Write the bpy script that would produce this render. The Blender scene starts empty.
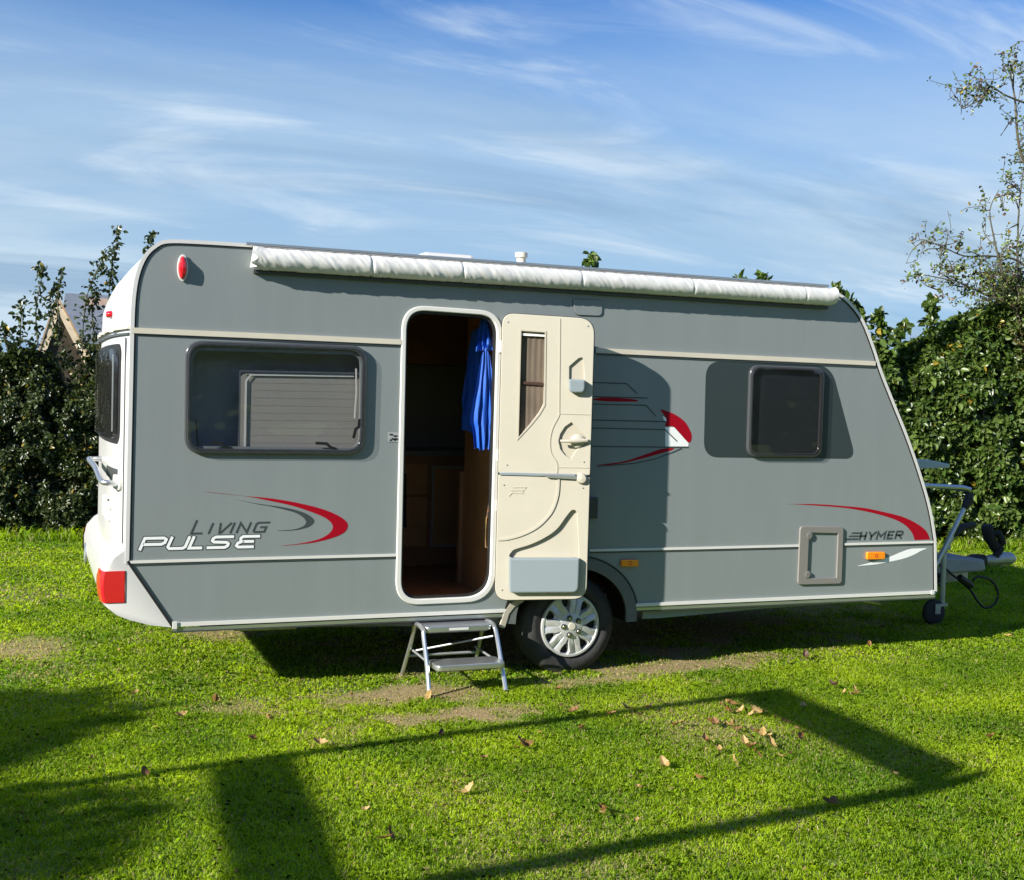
import bpy, bmesh, math, random
import numpy as np
from mathutils import Matrix, Vector, noise
R = math.radians
random.seed(7); RNG = np.random.default_rng(11)
scene = bpy.context.scene
COL = scene.collection

# ---------------------------------------------------------------- camera
f_px = 1210.37
M = Matrix([[0.929065, -0.012328, -0.36971, -0.501278], [-0.368897, 0.043232, -0.928464, -6.836204], [0.02743, 0.998989, 0.035618, 1.724066], [0.0, 0.0, 0.0, 1.0]])
cd = bpy.data.cameras.new("camera"); cam = bpy.data.objects.new("camera", cd); COL.objects.link(cam)
cd.sensor_fit = 'HORIZONTAL'; cd.sensor_width = 36; cd.lens = f_px*36/1024
cd.clip_start = 0.1; cd.clip_end = 2000
cam.matrix_world = M
scene.camera = cam
scene.render.resolution_x = 1024; scene.render.resolution_y = 880

# ---------------------------------------------------------------- sun, sky, exposure
SUN = Vector((2.1, 0.78, -1.03)).normalized()          # travel direction of the light
sd = bpy.data.lights.new("sun", 'SUN'); sd.energy = 5.0; sd.angle = R(0.55); sd.color = (1.0, 0.94, 0.84)
so = bpy.data.objects.new("sun", sd); COL.objects.link(so)
so.rotation_euler = SUN.to_track_quat('-Z', 'Y').to_euler(); so.location = (-20, -8, 14)
scene.view_settings.view_transform = 'Standard'; scene.view_settings.look = 'None'
scene.view_settings.exposure = 0.98; scene.view_settings.gamma = 1.0
w = bpy.data.worlds.new("World"); scene.world = w; w.use_nodes = True
nt = w.node_tree; N = nt.nodes; L = nt.links
bg = N['Background']; bg.inputs[1].default_value = 0.075
sky = N.new('ShaderNodeTexSky'); sky.sky_type = 'NISHITA'; sky.sun_disc = False
sky.sun_elevation = math.asin(-SUN.z); sky.sun_rotation = math.atan2(-SUN.x, -SUN.y)
sky.air_density = 1.0; sky.dust_density = 0.6; sky.ozone_density = 2.2
tc = N.new('ShaderNodeTexCoord'); sx = N.new('ShaderNodeSeparateXYZ'); L.new(tc.outputs['Generated'], sx.inputs[0])
def mth(op, a, b=None, c=None, clamp=False):
    m = N.new('ShaderNodeMath'); m.operation = op; m.use_clamp = clamp
    for i, v in enumerate((a, b, c)):
        if v is None: continue
        if isinstance(v, (int, float)): m.inputs[i].default_value = v
        else: L.new(v, m.inputs[i])
    return m.outputs[0]
den = mth('ADD', mth('MAXIMUM', sx.outputs[2], 0.0), 0.16)
cx_ = N.new('ShaderNodeCombineXYZ'); L.new(mth('DIVIDE', sx.outputs[0], den), cx_.inputs[0]); L.new(mth('DIVIDE', sx.outputs[1], den), cx_.inputs[1])
def cloud(rot, scale, nscale, lo, hi, detail, dist, seed):
    mp = N.new('ShaderNodeMapping'); L.new(cx_.outputs[0], mp.inputs[0])
    mp.inputs['Rotation'].default_value = (0, 0, rot); mp.inputs['Scale'].default_value = scale; mp.inputs['Location'].default_value = (seed, seed*.37, 0)
    n = N.new('ShaderNodeTexNoise'); n.inputs['Scale'].default_value = nscale; n.inputs['Detail'].default_value = detail
    n.inputs['Roughness'].default_value = .58; n.inputs['Distortion'].default_value = dist
    L.new(mp.outputs[0], n.inputs[0])
    r = N.new('ShaderNodeMapRange'); r.interpolation_type = 'SMOOTHSTEP'
    r.inputs[1].default_value = lo; r.inputs[2].default_value = hi; L.new(n.outputs[0], r.inputs[0])
    return r.outputs[0]
def mixc(fac, a, b):
    m = N.new('ShaderNodeMix'); m.data_type = 'RGBA'
    if isinstance(fac, (int, float)): m.inputs[0].default_value = fac
    else: L.new(fac, m.inputs[0])
    L.new(a, m.inputs[6])
    if isinstance(b, tuple): m.inputs[7].default_value = b
    else: L.new(b, m.inputs[7])
    return m.outputs[2]
wisp = cloud(R(-38), (.6, 1.5, 1), 1.7, .47, .78, 10, .9, 14.5)
veil = cloud(R(-30), (.6, 1.1, 1), .8, .36, .62, 9, .8, 1.9)
dark = cloud(R(-22), (.35, 1.2, 1), 1.0, .48, .66, 7, .7, 5.2)
hz = N.new('ShaderNodeMapRange'); hz.inputs[1].default_value = .31; hz.inputs[2].default_value = .13; L.new(sx.outputs[2], hz.inputs[0])
vz = N.new('ShaderNodeMapRange'); vz.inputs[1].default_value = .31; vz.inputs[2].default_value = .19; vz.inputs[3].default_value = .15; vz.inputs[4].default_value = 1; L.new(sx.outputs[2], vz.inputs[0])
skyc = N.new('ShaderNodeMix'); skyc.data_type = 'RGBA'; skyc.blend_type = 'MULTIPLY'; skyc.inputs[0].default_value = 1
L.new(sky.outputs[0], skyc.inputs[6]); skyc.inputs[7].default_value = (.26, .60, 1.02, 1)
c0 = mixc(mth('MULTIPLY', mth('MULTIPLY', veil, vz.outputs[0]), .62), skyc.outputs[2], (3.1, 4.4, 6.0, 1))
pale = cloud(R(-28), (.5, 1.3, 1), .55, .38, .60, 7, .6, 22.8)
c1a = mixc(mth('MULTIPLY', hz.outputs[0], .85), c0, (2.75, 4.0, 5.35, 1))
c1 = mixc(mth('MULTIPLY', mth('MULTIPLY', pale, hz.outputs[0]), .90), c1a, (4.2, 5.2, 6.0, 1))
c2 = mixc(mth('MULTIPLY', wisp, .80), c1, (5.2, 6.0, 6.7, 1))
c3 = mixc(mth('MULTIPLY', mth('MULTIPLY', dark, hz.outputs[0]), .75), c2, (1.8, 2.9, 4.3, 1))
L.new(c3, bg.inputs[0])

# ---------------------------------------------------------------- helpers
def tag(o, label=None, cat=None, group=None, kind=None):
    if label: o['label'] = label
    if cat: o['category'] = cat
    if group: o['group'] = group
    if kind: o['kind'] = kind
    return o
def thing(name, label, cat, loc=(0, 0, 0), rz=0, group=None):
    o = bpy.data.objects.new(name, None); COL.objects.link(o); o.location = loc; o.rotation_euler = (0, 0, rz); o.empty_display_size = .1
    return tag(o, label, cat, group)
def link(name, me, mat, parent=None, smooth=False):
    me.name = name
    if mat is not None and not me.materials: me.materials.append(mat)
    if smooth:
        me.polygons.foreach_set('use_smooth', [True]*len(me.polygons))
    o = bpy.data.objects.new(name, me); COL.objects.link(o)
    if parent: o.parent = parent
    return o
def from_bm(name, bm, mat, parent=None, smooth=False, bevel=0):
    if bevel: bmesh.ops.bevel(bm, geom=bm.edges[:], offset=bevel, segments=2, affect='EDGES', profile=.6)
    bmesh.ops.recalc_face_normals(bm, faces=bm.faces)
    me = bpy.data.meshes.new(name); bm.to_mesh(me); bm.free()
    o = link(name, me, mat, parent, smooth)
    if smooth: 
        try: me.set_sharp_from_angle(angle=R(40))
        except Exception: pass
    return o
def box(bm, x0, x1, y0, y1, z0, z1, m=None):
    vs = [bm.verts.new(Vector(p)) for p in ((x0,y0,z0),(x1,y0,z0),(x1,y1,z0),(x0,y1,z0),(x0,y0,z1),(x1,y0,z1),(x1,y1,z1),(x0,y1,z1))]
    if m is not None:
        for v in vs: v.co = m @ v.co
    for f in ((0,3,2,1),(4,5,6,7),(0,1,5,4),(1,2,6,5),(2,3,7,6),(3,0,4,7)): bm.faces.new([vs[i] for i in f])
    return vs
def boxo(name, a, mat, parent, bevel=0, **k):
    bm = bmesh.new(); box(bm, *a); return from_bm(name, bm, mat, parent, bevel=bevel, **k)
def tube(bm, pts, rad, seg=8, cap=True, up=Vector((0, 0, 1))):
    pts = [Vector(p) for p in pts]; rings = []
    n = len(pts)
    for i, p in enumerate(pts):
        t = (pts[min(i+1, n-1)] - pts[max(i-1, 0)]).normalized()
        a = t.cross(up)
        if a.length < .05: a = t.cross(Vector((1, 0, 0)))
        a.normalize(); b = a.cross(t).normalized()
        r = rad[i] if isinstance(rad, (list, tuple)) else rad
        rings.append([bm.verts.new(p + a*math.cos(2*math.pi*k/seg)*r + b*math.sin(2*math.pi*k/seg)*r) for k in range(seg)])
    for i in range(n-1):
        for k in range(seg):
            bm.faces.new((rings[i][k], rings[i][(k+1) % seg], rings[i+1][(k+1) % seg], rings[i+1][k]))
    if cap: bm.faces.new(rings[0][::-1]); bm.faces.new(rings[-1])
def lathe(bm, prof, c, axis='y', seg=48, cap=False):
    rings = []
    for r, h in prof:
        ring = []
        for k in range(seg):
            a = 2*math.pi*k/seg; u, v = r*math.cos(a), r*math.sin(a)
            p = (u, h, v) if axis == 'y' else (u, v, h) if axis == 'z' else (h, u, v)
            ring.append(bm.verts.new(Vector(c)+Vector(p)))
        rings.append(ring)
    for i in range(len(prof)-1):
        for k in range(seg):
            bm.faces.new((rings[i][k], rings[i][(k+1) % seg], rings[i+1][(k+1) % seg], rings[i+1][k]))
    if cap: bm.faces.new(rings[0]); bm.faces.new(rings[-1][::-1])
def smoothpts(pts, n=6, closed=False):
    P = [Vector(p) for p in pts]; out = []; m = len(P)
    for i in range(m if closed else m-1):
        if closed: a, b, c, d = P[i-1], P[i], P[(i+1) % m], P[(i+2) % m]
        else: a, b, c, d = P[max(i-1, 0)], P[i], P[i+1], P[min(i+2, m-1)]
        for k in range(n):
            t = k/n
            out.append(.5*((2*b)+(c-a)*t+(2*a-5*b+4*c-d)*t*t+(3*b-a-3*c+d)*t**3))
    if not closed: out.append(P[-1])
    return out
def rounded(pts, r, n=6):
    out = []; m = len(pts)
    rs = r if isinstance(r, (list, tuple)) else [r]*m
    for i in range(m):
        p = Vector(pts[i]); a = Vector(pts[i-1]); b = Vector(pts[(i+1) % m]); rr = rs[i]
        if rr <= 0: out.append(tuple(p)); continue
        da = (a-p); db = (b-p); rr = min(rr, da.length*.49, db.length*.49)
        p0 = p+da.normalized()*rr; p1 = p+db.normalized()*rr
        for k in range(n+1):
            t = k/n; q = p0*(1-t)**2 + p*2*t*(1-t) + p1*t*t; out.append(tuple(q))
    return out
DG = None
def plate(name, outer, y0, y1, mat, parent=None, holes=(), bevel=0, smooth=False, xf=None):
    """flat sheet in the x-z plane from y0 to y1, traced outline, optional holes"""
    cu = bpy.data.curves.new(name, 'CURVE'); cu.dimensions = '2D'; cu.fill_mode = 'BOTH'
    cu.extrude = max(abs(y1-y0)/2-bevel, 1e-5); cu.bevel_depth = bevel; cu.bevel_resolution = 2
    if bevel: cu.offset = -bevel
    for pl in [outer]+list(holes):
        sp = cu.splines.new('POLY'); sp.points.add(len(pl)-1)
        for i, p in enumerate(pl): sp.points[i].co = (p[0], p[1], 0, 1)
        sp.use_cyclic_u = True
    o = bpy.data.objects.new(name, cu); COL.objects.link(o)
    dg = bpy.context.evaluated_depsgraph_get(); me = bpy.data.meshes.new_from_object(o.evaluated_get(dg))
    bpy.data.objects.remove(o); bpy.data.curves.remove(cu)
    ym = (y0+y1)/2
    mt = Matrix(((1, 0, 0, 0), (0, 0, -1, ym), (0, 1, 0, 0), (0, 0, 0, 1)))
    if xf is not None: mt = xf @ mt
    me.transform(mt); me.materials.clear()
    ob = link(name, me, mat, parent)
    if bevel:
        me.polygons.foreach_set('use_smooth', [True]*len(me.polygons))
        try: me.set_sharp_from_angle(angle=R(50))
        except Exception: pass
    return ob
def strokes(name, lines, wd, y, mat, parent, th=.0004, xf=None, closed=False):
    """ribbons of constant width, lying on the panel"""
    bm = bmesh.new()
    for pl in lines:
        P = [Vector((p[0], p[1])) for p in pl]; n = len(P); Lf = []; Rt = []
        for i, p in enumerate(P):
            if closed: d0 = (p-P[i-1]).normalized(); d1 = (P[(i+1) % n]-p).normalized()
            else:
                d0 = (P[i]-P[i-1]).normalized() if i else (P[1]-P[0]).normalized(); d1 = (P[i+1]-P[i]).normalized() if i < n-1 else d0
            nn = Vector((-(d0+d1).y, (d0+d1).x))
            if nn.length < 1e-4: nn = Vector((-d0.y, d0.x))
            nn.normalize(); k = wd/2/max(.45, nn.dot(Vector((-d0.y, d0.x))))
            q = p.copy()
            if not closed and i == 0: q -= d1*wd*.45
            if not closed and i == n-1: q += d0*wd*.45
            Lf.append(q+nn*k); Rt.append(q-nn*k)
        def v(q, yy):
            c = Vector((q.x, yy, q.y)); return bm.verts.new(xf @ c if xf is not None else c)
        A = [(v(a, y), v(b, y), v(a, y+th), v(b, y+th)) for a, b in zip(Lf, Rt)]
        rng = range(n if closed else n-1)
        for i in rng:
            a, b = A[i], A[(i+1) % n]
            for f in ((a[0], a[1], b[1], b[0]), (a[0], b[0], b[2], a[2]), (a[1], a[3], b[3], b[1])):
                try: bm.faces.new(f)
                except ValueError: pass
    return from_bm(name, bm, mat, parent)

# ---------------------------------------------------------------- materials
def mat(name, col, rough=.5, metal=0, spec=.5, stretch=None, coat=0, noise_amt=0, noise_scale=4, bump=0, bump_scale=60, trans=0, col2=None, attr=None, transl=0, emis=None):
    m = bpy.data.materials.new(name); m.use_nodes = True; t = m.node_tree; n = t.nodes; l = t.links
    b = n['Principled BSDF']; c4 = tuple(col)+(1,)
    b.inputs['Base Color'].default_value = c4; b.inputs['Roughness'].default_value = rough; b.inputs['Metallic'].default_value = metal
    b.inputs['Specular IOR Level'].default_value = spec; b.inputs['Coat Weight'].default_value = coat; b.inputs['Coat Roughness'].default_value = .12
    b.inputs['Transmission Weight'].default_value = trans
    tcn = n.new('ShaderNodeTexCoord')
    src = None
    if noise_amt or col2:
        nz = n.new('ShaderNodeTexNoise'); nz.inputs['Scale'].default_value = noise_scale; nz.inputs['Detail'].default_value = 8; nz.inputs['Roughness'].default_value = .62
        if stretch:
            mpn = n.new('ShaderNodeMapping'); mpn.inputs['Scale'].default_value = stretch; l.new(tcn.outputs['Object'], mpn.inputs[0]); l.new(mpn.outputs[0], nz.inputs[0])
        else: l.new(tcn.outputs['Object'], nz.inputs[0])
        mr = n.new('ShaderNodeMapRange'); mr.inputs[1].default_value = .32; mr.inputs[2].default_value = .68; l.new(nz.outputs[0], mr.inputs[0])
        mx = n.new('ShaderNodeMix'); mx.data_type = 'RGBA'; l.new(mr.outputs[0], mx.inputs[0])
        k = noise_amt
        mx.inputs[6].default_value = tuple(c*(1-k) for c in col)+(1,)
        mx.inputs[7].default_value = (tuple(col2)+(1,)) if col2 else tuple(min(1, c*(1+k)) for c in col)+(1,)
        l.new(mx.outputs[2], b.inputs['Base Color']); src = mx.outputs[2]
    if attr:
        a = n.new('ShaderNodeAttribute'); a.attribute_name = attr; l.new(a.outputs['Color'], b.inputs['Base Color']); src = a.outputs['Color']
    if bump:
        nb = n.new('ShaderNodeTexNoise'); nb.inputs['Scale'].default_value = bump_scale; nb.inputs['Detail'].default_value = 4
        l.new(tcn.outputs['Object'], nb.inputs[0]); bp = n.new('ShaderNodeBump'); bp.inputs['Strength'].default_value = bump; bp.inputs['Distance'].default_value = .01
        l.new(nb.outputs[0], bp.inputs['Height']); l.new(bp.outputs[0], b.inputs['Normal'])
    if transl:
        tr = n.new('ShaderNodeBsdfTranslucent'); ms = n.new('ShaderNodeMixShader'); ms.inputs[0].default_value = transl
        if src is not None:
            hs = n.new('ShaderNodeMix'); hs.data_type = 'RGBA'; hs.blend_type = 'MULTIPLY'; hs.inputs[0].default_value = 1
            l.new(src, hs.inputs[6]); hs.inputs[7].default_value = (1.5, 1.6, .6, 1); l.new(hs.outputs[2], tr.inputs[0])
        else: tr.inputs[0].default_value = c4
        l.new(b.outputs[0], ms.inputs[1]); l.new(tr.outputs[0], ms.inputs[2]); l.new(ms.outputs[0], n['Material Output'].inputs[0])
    return m
def tinted(name, col, alpha, rough=.03, ior=1.5):
    """tinted acrylic: part see-through, part glossy"""
    m = bpy.data.materials.new(name); m.use_nodes = True; t = m.node_tree; n = t.nodes; l = t.links
    n.remove(n['Principled BSDF'])
    tr = n.new('ShaderNodeBsdfTransparent'); tr.inputs[0].default_value = tuple(col)+(1,)
    gl = n.new('ShaderNodeBsdfGlossy'); gl.inputs['Roughness'].default_value = rough; gl.inputs[0].default_value = (.85, .85, .85, 1)
    df = n.new('ShaderNodeBsdfDiffuse'); df.inputs[0].default_value = (.05, .05, .05, 1)
    lw = n.new('ShaderNodeLayerWeight'); lw.inputs[0].default_value = .5
    pw = n.new('ShaderNodeMath'); pw.operation = 'POWER'; pw.inputs[1].default_value = 4; l.new(lw.outputs['Facing'], pw.inputs[0])
    fr = n.new('ShaderNodeMath'); fr.operation = 'MULTIPLY_ADD'; fr.inputs[1].default_value = .6; fr.inputs[2].default_value = ((ior-1)/(ior+1))**2; l.new(pw.outputs[0], fr.inputs[0])
    tcn = n.new('ShaderNodeTexCoord'); nz = n.new('ShaderNodeTexNoise'); nz.inputs['Scale'].default_value = 3.2; nz.inputs['Detail'].default_value = 1.5; l.new(tcn.outputs['Object'], nz.inputs[0])
    bp = n.new('ShaderNodeBump'); bp.inputs['Strength'].default_value = .5; bp.inputs['Distance'].default_value = .06; l.new(nz.outputs[0], bp.inputs['Height']); l.new(bp.outputs[0], gl.inputs['Normal'])
    m1 = n.new('ShaderNodeMixShader'); m1.inputs[0].default_value = alpha; l.new(tr.outputs[0], m1.inputs[1]); l.new(df.outputs[0], m1.inputs[2])
    m2 = n.new('ShaderNodeMixShader'); l.new(fr.outputs[0], m2.inputs[0]); l.new(m1.outputs[0], m2.inputs[1]); l.new(gl.outputs[0], m2.inputs[2])
    l.new(m2.outputs[0], n['Material Output'].inputs[0]); return m
GREY = mat('caravan_grey_paint', (.205, .232, .236), .36, spec=.5, coat=.35, noise_amt=.035, noise_scale=2.2, bump=.16, bump_scale=1.6, stretch=(3.5, 1, .45))
WHITE = mat('white_gelcoat', (.58, .58, .57), .28, coat=.3, noise_amt=.03, noise_scale=3)
TRIMW = mat('white_trim', (.62, .62, .585), .35)
BEIGE = mat('cream_rail', (.56, .52, .43), .45, noise_amt=.05)
BLACK = mat('black_rubber', (.012, .012, .013), .55, noise_amt=.2)
DARKP = mat('dark_grey_plastic', (.05, .055, .058), .35, noise_amt=.08)
ARCHM = mat('arch_grey_plastic', (.115, .125, .125), .5, noise_amt=.08)
SILV = mat('silver_aluminium', (.55, .57, .58), .32, metal=.85, noise_amt=.05)
GALV = mat('galvanised_steel', (.42, .44, .46), .5, metal=.6, noise_amt=.15, noise_scale=12)
HUBM = mat('hubcap_silver', (.56, .57, .58), .36, metal=.4, noise_amt=.05)
RED = mat('decal_red', (.30, .002, .012), .5, spec=.15)
DGREY = mat('decal_dark_grey', (.045, .055, .06), .4)
DWHITE = mat('decal_white', (.80, .82, .82), .35)
CREAM = mat('door_cream_plastic', (.42, .395, .325), .42, noise_amt=.03, bump=.04, bump_scale=200)
CREAMD = mat('door_cream_trim', (.39, .36, .29), .42)
BIN = mat('door_grey_pocket', (.20, .24, .26), .3, coat=.2)
CHROM = mat('chrome', (.75, .75, .75), .15, metal=1)
TYRE = mat('tyre_rubber', (.028, .028, .028), .8, noise_amt=.35, noise_scale=9, bump=.3, bump_scale=40)
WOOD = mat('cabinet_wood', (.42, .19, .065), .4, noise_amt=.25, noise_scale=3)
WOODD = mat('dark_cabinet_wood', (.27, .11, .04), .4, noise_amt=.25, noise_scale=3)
REDL = mat('tail_light_red', (.62, .01, .02), .12, coat=.6, spec=.6)
ORNG = mat('marker_orange', (.85, .26, .01), .18, coat=.5)
VINYL = mat('white_vinyl', (.60, .60, .59), .34, noise_amt=.04, noise_scale=14)
GLASS = tinted('tinted_acrylic', (.94, .94, .95), .03)
GLASSD = tinted('tinted_acrylic_dark', (.88, .86, .87), .05)
BLIND = mat('blind_fabric', (.29, .285, .255), .8, noise_amt=.04)
INNER = mat('interior_panel', (.30, .27, .22), .6)
DARKI = mat('window_inner_frame', (.09, .10, .11), .4)
BLUE = mat('blue_cloth', (.008, .095, .50), .65, noise_amt=.12, noise_scale=9, transl=.12)
NAVY = mat('dark_cloth', (.010, .010, .014), .8)
BARK = mat('bark', (.085, .075, .05), .9, noise_amt=.35, noise_scale=20, bump=.5)
LEAFM = mat('leaf', (.06, .1, .02), .42, spec=.5, attr='col', transl=.28)
LEAFG = mat('hedge_leaf', (.06, .1, .02), .36, spec=.6, attr='col', transl=.22)
GRASSM = mat('grass_blade', (.06, .1, .02), .55, spec=.3, attr='col', transl=.5)
TIMB = mat('timber', (.42, .29, .17), .7, noise_amt=.2, noise_scale=8)
TIMBP = mat('pale_timber', (.66, .54, .38), .7, noise_amt=.12, noise_scale=8)
TIMBD = mat('shaded_timber', (.045, .032, .018), .8, noise_amt=.25, noise_scale=8)  # timber colour darkened to stand in for foliage shade on the hut wall
SLATE = mat('slate_roof', (.15, .17, .20), .5, noise_amt=.15, noise_scale=5)
BRICK = mat('brick_wall', (.42, .30, .24), .85, noise_amt=.15, noise_scale=7)

# ---------------------------------------------------------------- ground
def smooth(e0, e1, v): t = np.clip((v-e0)/(e1-e0), 0, 1); return t*t*(3-2*t)
def vnoise(x, y, s, seed=0):
    x = x*s+seed*17.3; y = y*s-seed*9.1; xi = np.floor(x).astype(int); yi = np.floor(y).astype(int); xf = x-xi; yf = y-yi
    def h(a, b): v = np.sin(a*127.1+b*311.7+seed*74.7)*43758.5453; return v-np.floor(v)
    u = xf*xf*(3-2*xf); v = yf*yf*(3-2*yf)
    return (h(xi, yi)*(1-u)+h(xi+1, yi)*u)*(1-v)+(h(xi, yi+1)*(1-u)+h(xi+1, yi+1)*u)*v
def fbm(x, y, s, seed=0, o=4): return sum(vnoise(x, y, s*2**k, seed+k)/2**(k+1) for k in range(o))/(1-.5**o)
DRY = [([(1.4710, -0.268)][0], (.52, .27), .92), ([(1.6470, -0.721)][0], (.42, .16), .95), ([(3.3580, 0.052)][0], (.80, .17), .88), ([(2.7100, -0.175)][0], (.4, .16), .8), ([(0.546, -0.261)][0], (.25, .2), .6), ([(-0.535, 1.6140)][0], (.3, .3), .5),
       ([(0.8, 1.8370)][0], (.5, .35), .7), ([(0.897, -0.997)][0], (.15, .15), .3), ([(2.9460, -1.3990)][0], (.5, .2), .25), ([(2.3690, -2.6380)][0], (.3, .15), .25), ((3.2, 1.2), (1.6, 1.1), 1.0), ((2.6, .6), (1.2, .5), .95), ((4.9, 1.9), (1.2, 1.0), .7)]
def dryness(x, y):
    d = np.zeros_like(x); wob = fbm(x, y, 3.5, 5); wob2 = fbm(x, y, 14, 6)
    for (c, r, a) in DRY:
        q = np.sqrt(((x-c[0])/r[0])**2+((y-c[1])/r[1])**2)+(wob-.5)*1.7+(wob2-.5)*1.3
        d = np.maximum(d, a*(1-smooth(.35, 1.35, q)))
    return np.clip(d+.30*smooth(.56, .8, fbm(x, y, 1.1, 9)), 0, 1)
def height(x, y): return .012*(fbm(x, y, .9, 3)-.5)
def make_ground():
    n = 260
    xs = np.concatenate([[-400, -150, -60, -25, -12], np.linspace(-6, 16, n), [22, 40, 90, 200, 450]])
    ys = np.concatenate([[-400, -150, -60, -25, -14], np.linspace(-9, 13, n), [22, 40, 90, 200, 500]])
    X, Y = np.meshgrid(xs, ys); Z = height(X, Y); Z[(np.abs(X-5) > 12) | (np.abs(Y-2) > 12)] = 0
    nx, ny = len(xs), len(ys); me = bpy.data.meshes.new('lawn')
    me.vertices.add(nx*ny); me.vertices.foreach_set('co', np.stack([X, Y, Z], -1).astype(np.float32).ravel())
    i = np.arange((ny-1)*(nx-1)); r, c = i//(nx-1), i % (nx-1); a = r*nx+c
    F = np.stack([a, a+1, a+nx+1, a+nx], 1).ravel().astype(np.int32)
    me.loops.add(len(F)); me.loops.foreach_set('vertex_index', F); me.polygons.add(len(i)); me.polygons.foreach_set('loop_start', (np.arange(len(i))*4).astype(np.int32))
    me.update(); me.validate()
    at = me.color_attributes.new('dry', 'FLOAT_COLOR', 'POINT'); d = dryness(X, Y).ravel(); cc = np.stack([d, d, d, np.ones_like(d)], 1).astype(np.float32)
    at.data.foreach_set('color', cc.ravel())
    m = mat('lawn_soil', (.05, .06, .015), .95, bump=.7, bump_scale=55)
    t = m.node_tree; nn = t.nodes; l = t.links; a = nn.new('ShaderNodeAttribute'); a.attribute_name = 'dry'
    nz = nn.new('ShaderNodeTexNoise'); nz.inputs['Scale'].default_value = 30; nz.inputs['Detail'].default_value = 8; tcn = nn.new('ShaderNodeTexCoord'); l.new(tcn.outputs['Object'], nz.inputs[0])
    m1 = nn.new('ShaderNodeMix'); m1.data_type = 'RGBA'; m1.inputs[6].default_value = (.085, .14, .012, 1); m1.inputs[7].default_value = (.16, .22, .025, 1); l.new(nz.outputs[0], m1.inputs[0])
    m2 = nn.new('ShaderNodeMix'); m2.data_type = 'RGBA'; m2.inputs[6].default_value = (.17, .115, .05, 1); m2.inputs[7].default_value = (.38, .28, .14, 1); l.new(nz.outputs[0], m2.inputs[0])
    m3 = nn.new('ShaderNodeMix'); m3.data_type = 'RGBA'; l.new(a.outputs['Fac'], m3.inputs[0]); l.new(m1.outputs[2], m3.inputs[6]); l.new(m2.outputs[2], m3.inputs[7])
    l.new(m3.outputs[2], nn['Principled BSDF'].inputs['Base Color'])
    o = link('lawn', me, m); tag(o, kind='structure'); return o
make_ground()

def faces_mesh(name, verts, faces4, cols, material, parent=None, nper=None):
    """big meshes of small quads/tris through numpy; cols per face-vert owner (per vertex)"""
    me = bpy.data.meshes.new(name); nv = len(verts)
    me.vertices.add(nv); me.vertices.foreach_set('co', verts.astype(np.float32).ravel())
    k = faces4.shape[1]; F = faces4.ravel().astype(np.int32)
    me.loops.add(len(F)); me.loops.foreach_set('vertex_index', F); me.polygons.add(len(faces4)); me.polygons.foreach_set('loop_start', (np.arange(len(faces4))*k).astype(np.int32))
    me.update()
    at = me.color_attributes.new('col', 'FLOAT_COLOR', 'POINT'); at.data.foreach_set('color', np.concatenate([cols, np.ones((nv, 1))], 1).astype(np.float32).ravel())
    return link(name, me, material, parent)

def grass():
    Vs, Cs = [], []
    def batch(n, x0, x1, y0, y1, h0, h1, wid, keep=None, boost=1., lean=1.15):
        x = RNG.uniform(x0, x1, n); y = RNG.uniform(y0, y1, n)
        # rough frustum cull on the ground, with a margin for side-stepped cameras
        lx = -.5+(y+6.84)*(-.16)-.5; rx = -.5+(y+6.84)*1.12+.8
        k = (x > lx) & (x < rx)
        if keep is not None: k &= keep(x, y)
        d = dryness(x, y); k &= RNG.random(n) > d**1.3*.86
        x, y, d = x[k], y[k], d[k]; n = len(x)
        patch = fbm(x, y, 2.2, 31); fine = fbm(x, y, 9, 37)
        h = RNG.uniform(h0, h1, n)*(1-.6*d)*(.65+.8*fine); a = RNG.uniform(0, 2*np.pi, n); ln = RNG.uniform(.35, lean, n)*h*1.25; la = RNG.uniform(0, 2*np.pi, n)
        z = height(x, y); wx = np.cos(a)*wid/2; wy = np.sin(a)*wid/2
        mx = x+np.cos(la)*ln*.35; my = y+np.sin(la)*ln*.35; tx = x+np.cos(la)*ln; ty = y+np.sin(la)*ln
        V = np.stack([np.stack([x-wx, y-wy, z-.004], 1), np.stack([x+wx, y+wy, z-.004], 1), np.stack([mx+wx*.8, my+wy*.8, z+h*.6], 1),
                      np.stack([tx, ty, z+h*(1-.42*ln/h)], 1), np.stack([mx-wx*.8, my-wy*.8, z+h*.6], 1)], 1)
        t = np.clip(.5+(patch-.5)*1.9+RNG.normal(0, .11, n), 0, 1)[:, None]; r = RNG.random(n)[:, None]
        c = (np.array([.135, .25, .006])*(1-t)+np.array([.35, .46, .012])*t)*(.82+.36*r)
        dr = (RNG.random(n) < .05+.8*d)[:, None]; c = np.where(dr, np.array([.40, .33, .17])*(.7+.6*r), c)*boost
        Vs.append(V.reshape(-1, 3)); Cs.append(np.repeat(c, 5, 0))
    batch(460000, -1.6, 6.5, -3.8, -.2, .011, .029, .0040, lean=.95)
    batch(260000, -2.2, 12.5, -.2, 3.2, .011, .028, .0075)
    batch(200000, -3.0, 16, 3.2, 9.0, .014, .036, .012)
    # longer rough grass along the hedge foot
    hy = lambda x: 7.55-.235*x
    batch(60000, -3.0, 13, 3.5, 9.0, .06, .17, .011, keep=lambda x, y: np.abs(y-hy(x)+.12) < .28, boost=.9, lean=.6)
    V = np.concatenate(Vs); C = np.concatenate(Cs); n = len(V)//5
    F = np.arange(n)[:, None]*5+np.arange(5)[None, :]
    o = faces_mesh('grass', V, F, C, GRASSM); tag(o, 'short mown green grass of the lawn', 'grass', kind='stuff')
grass()

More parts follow.
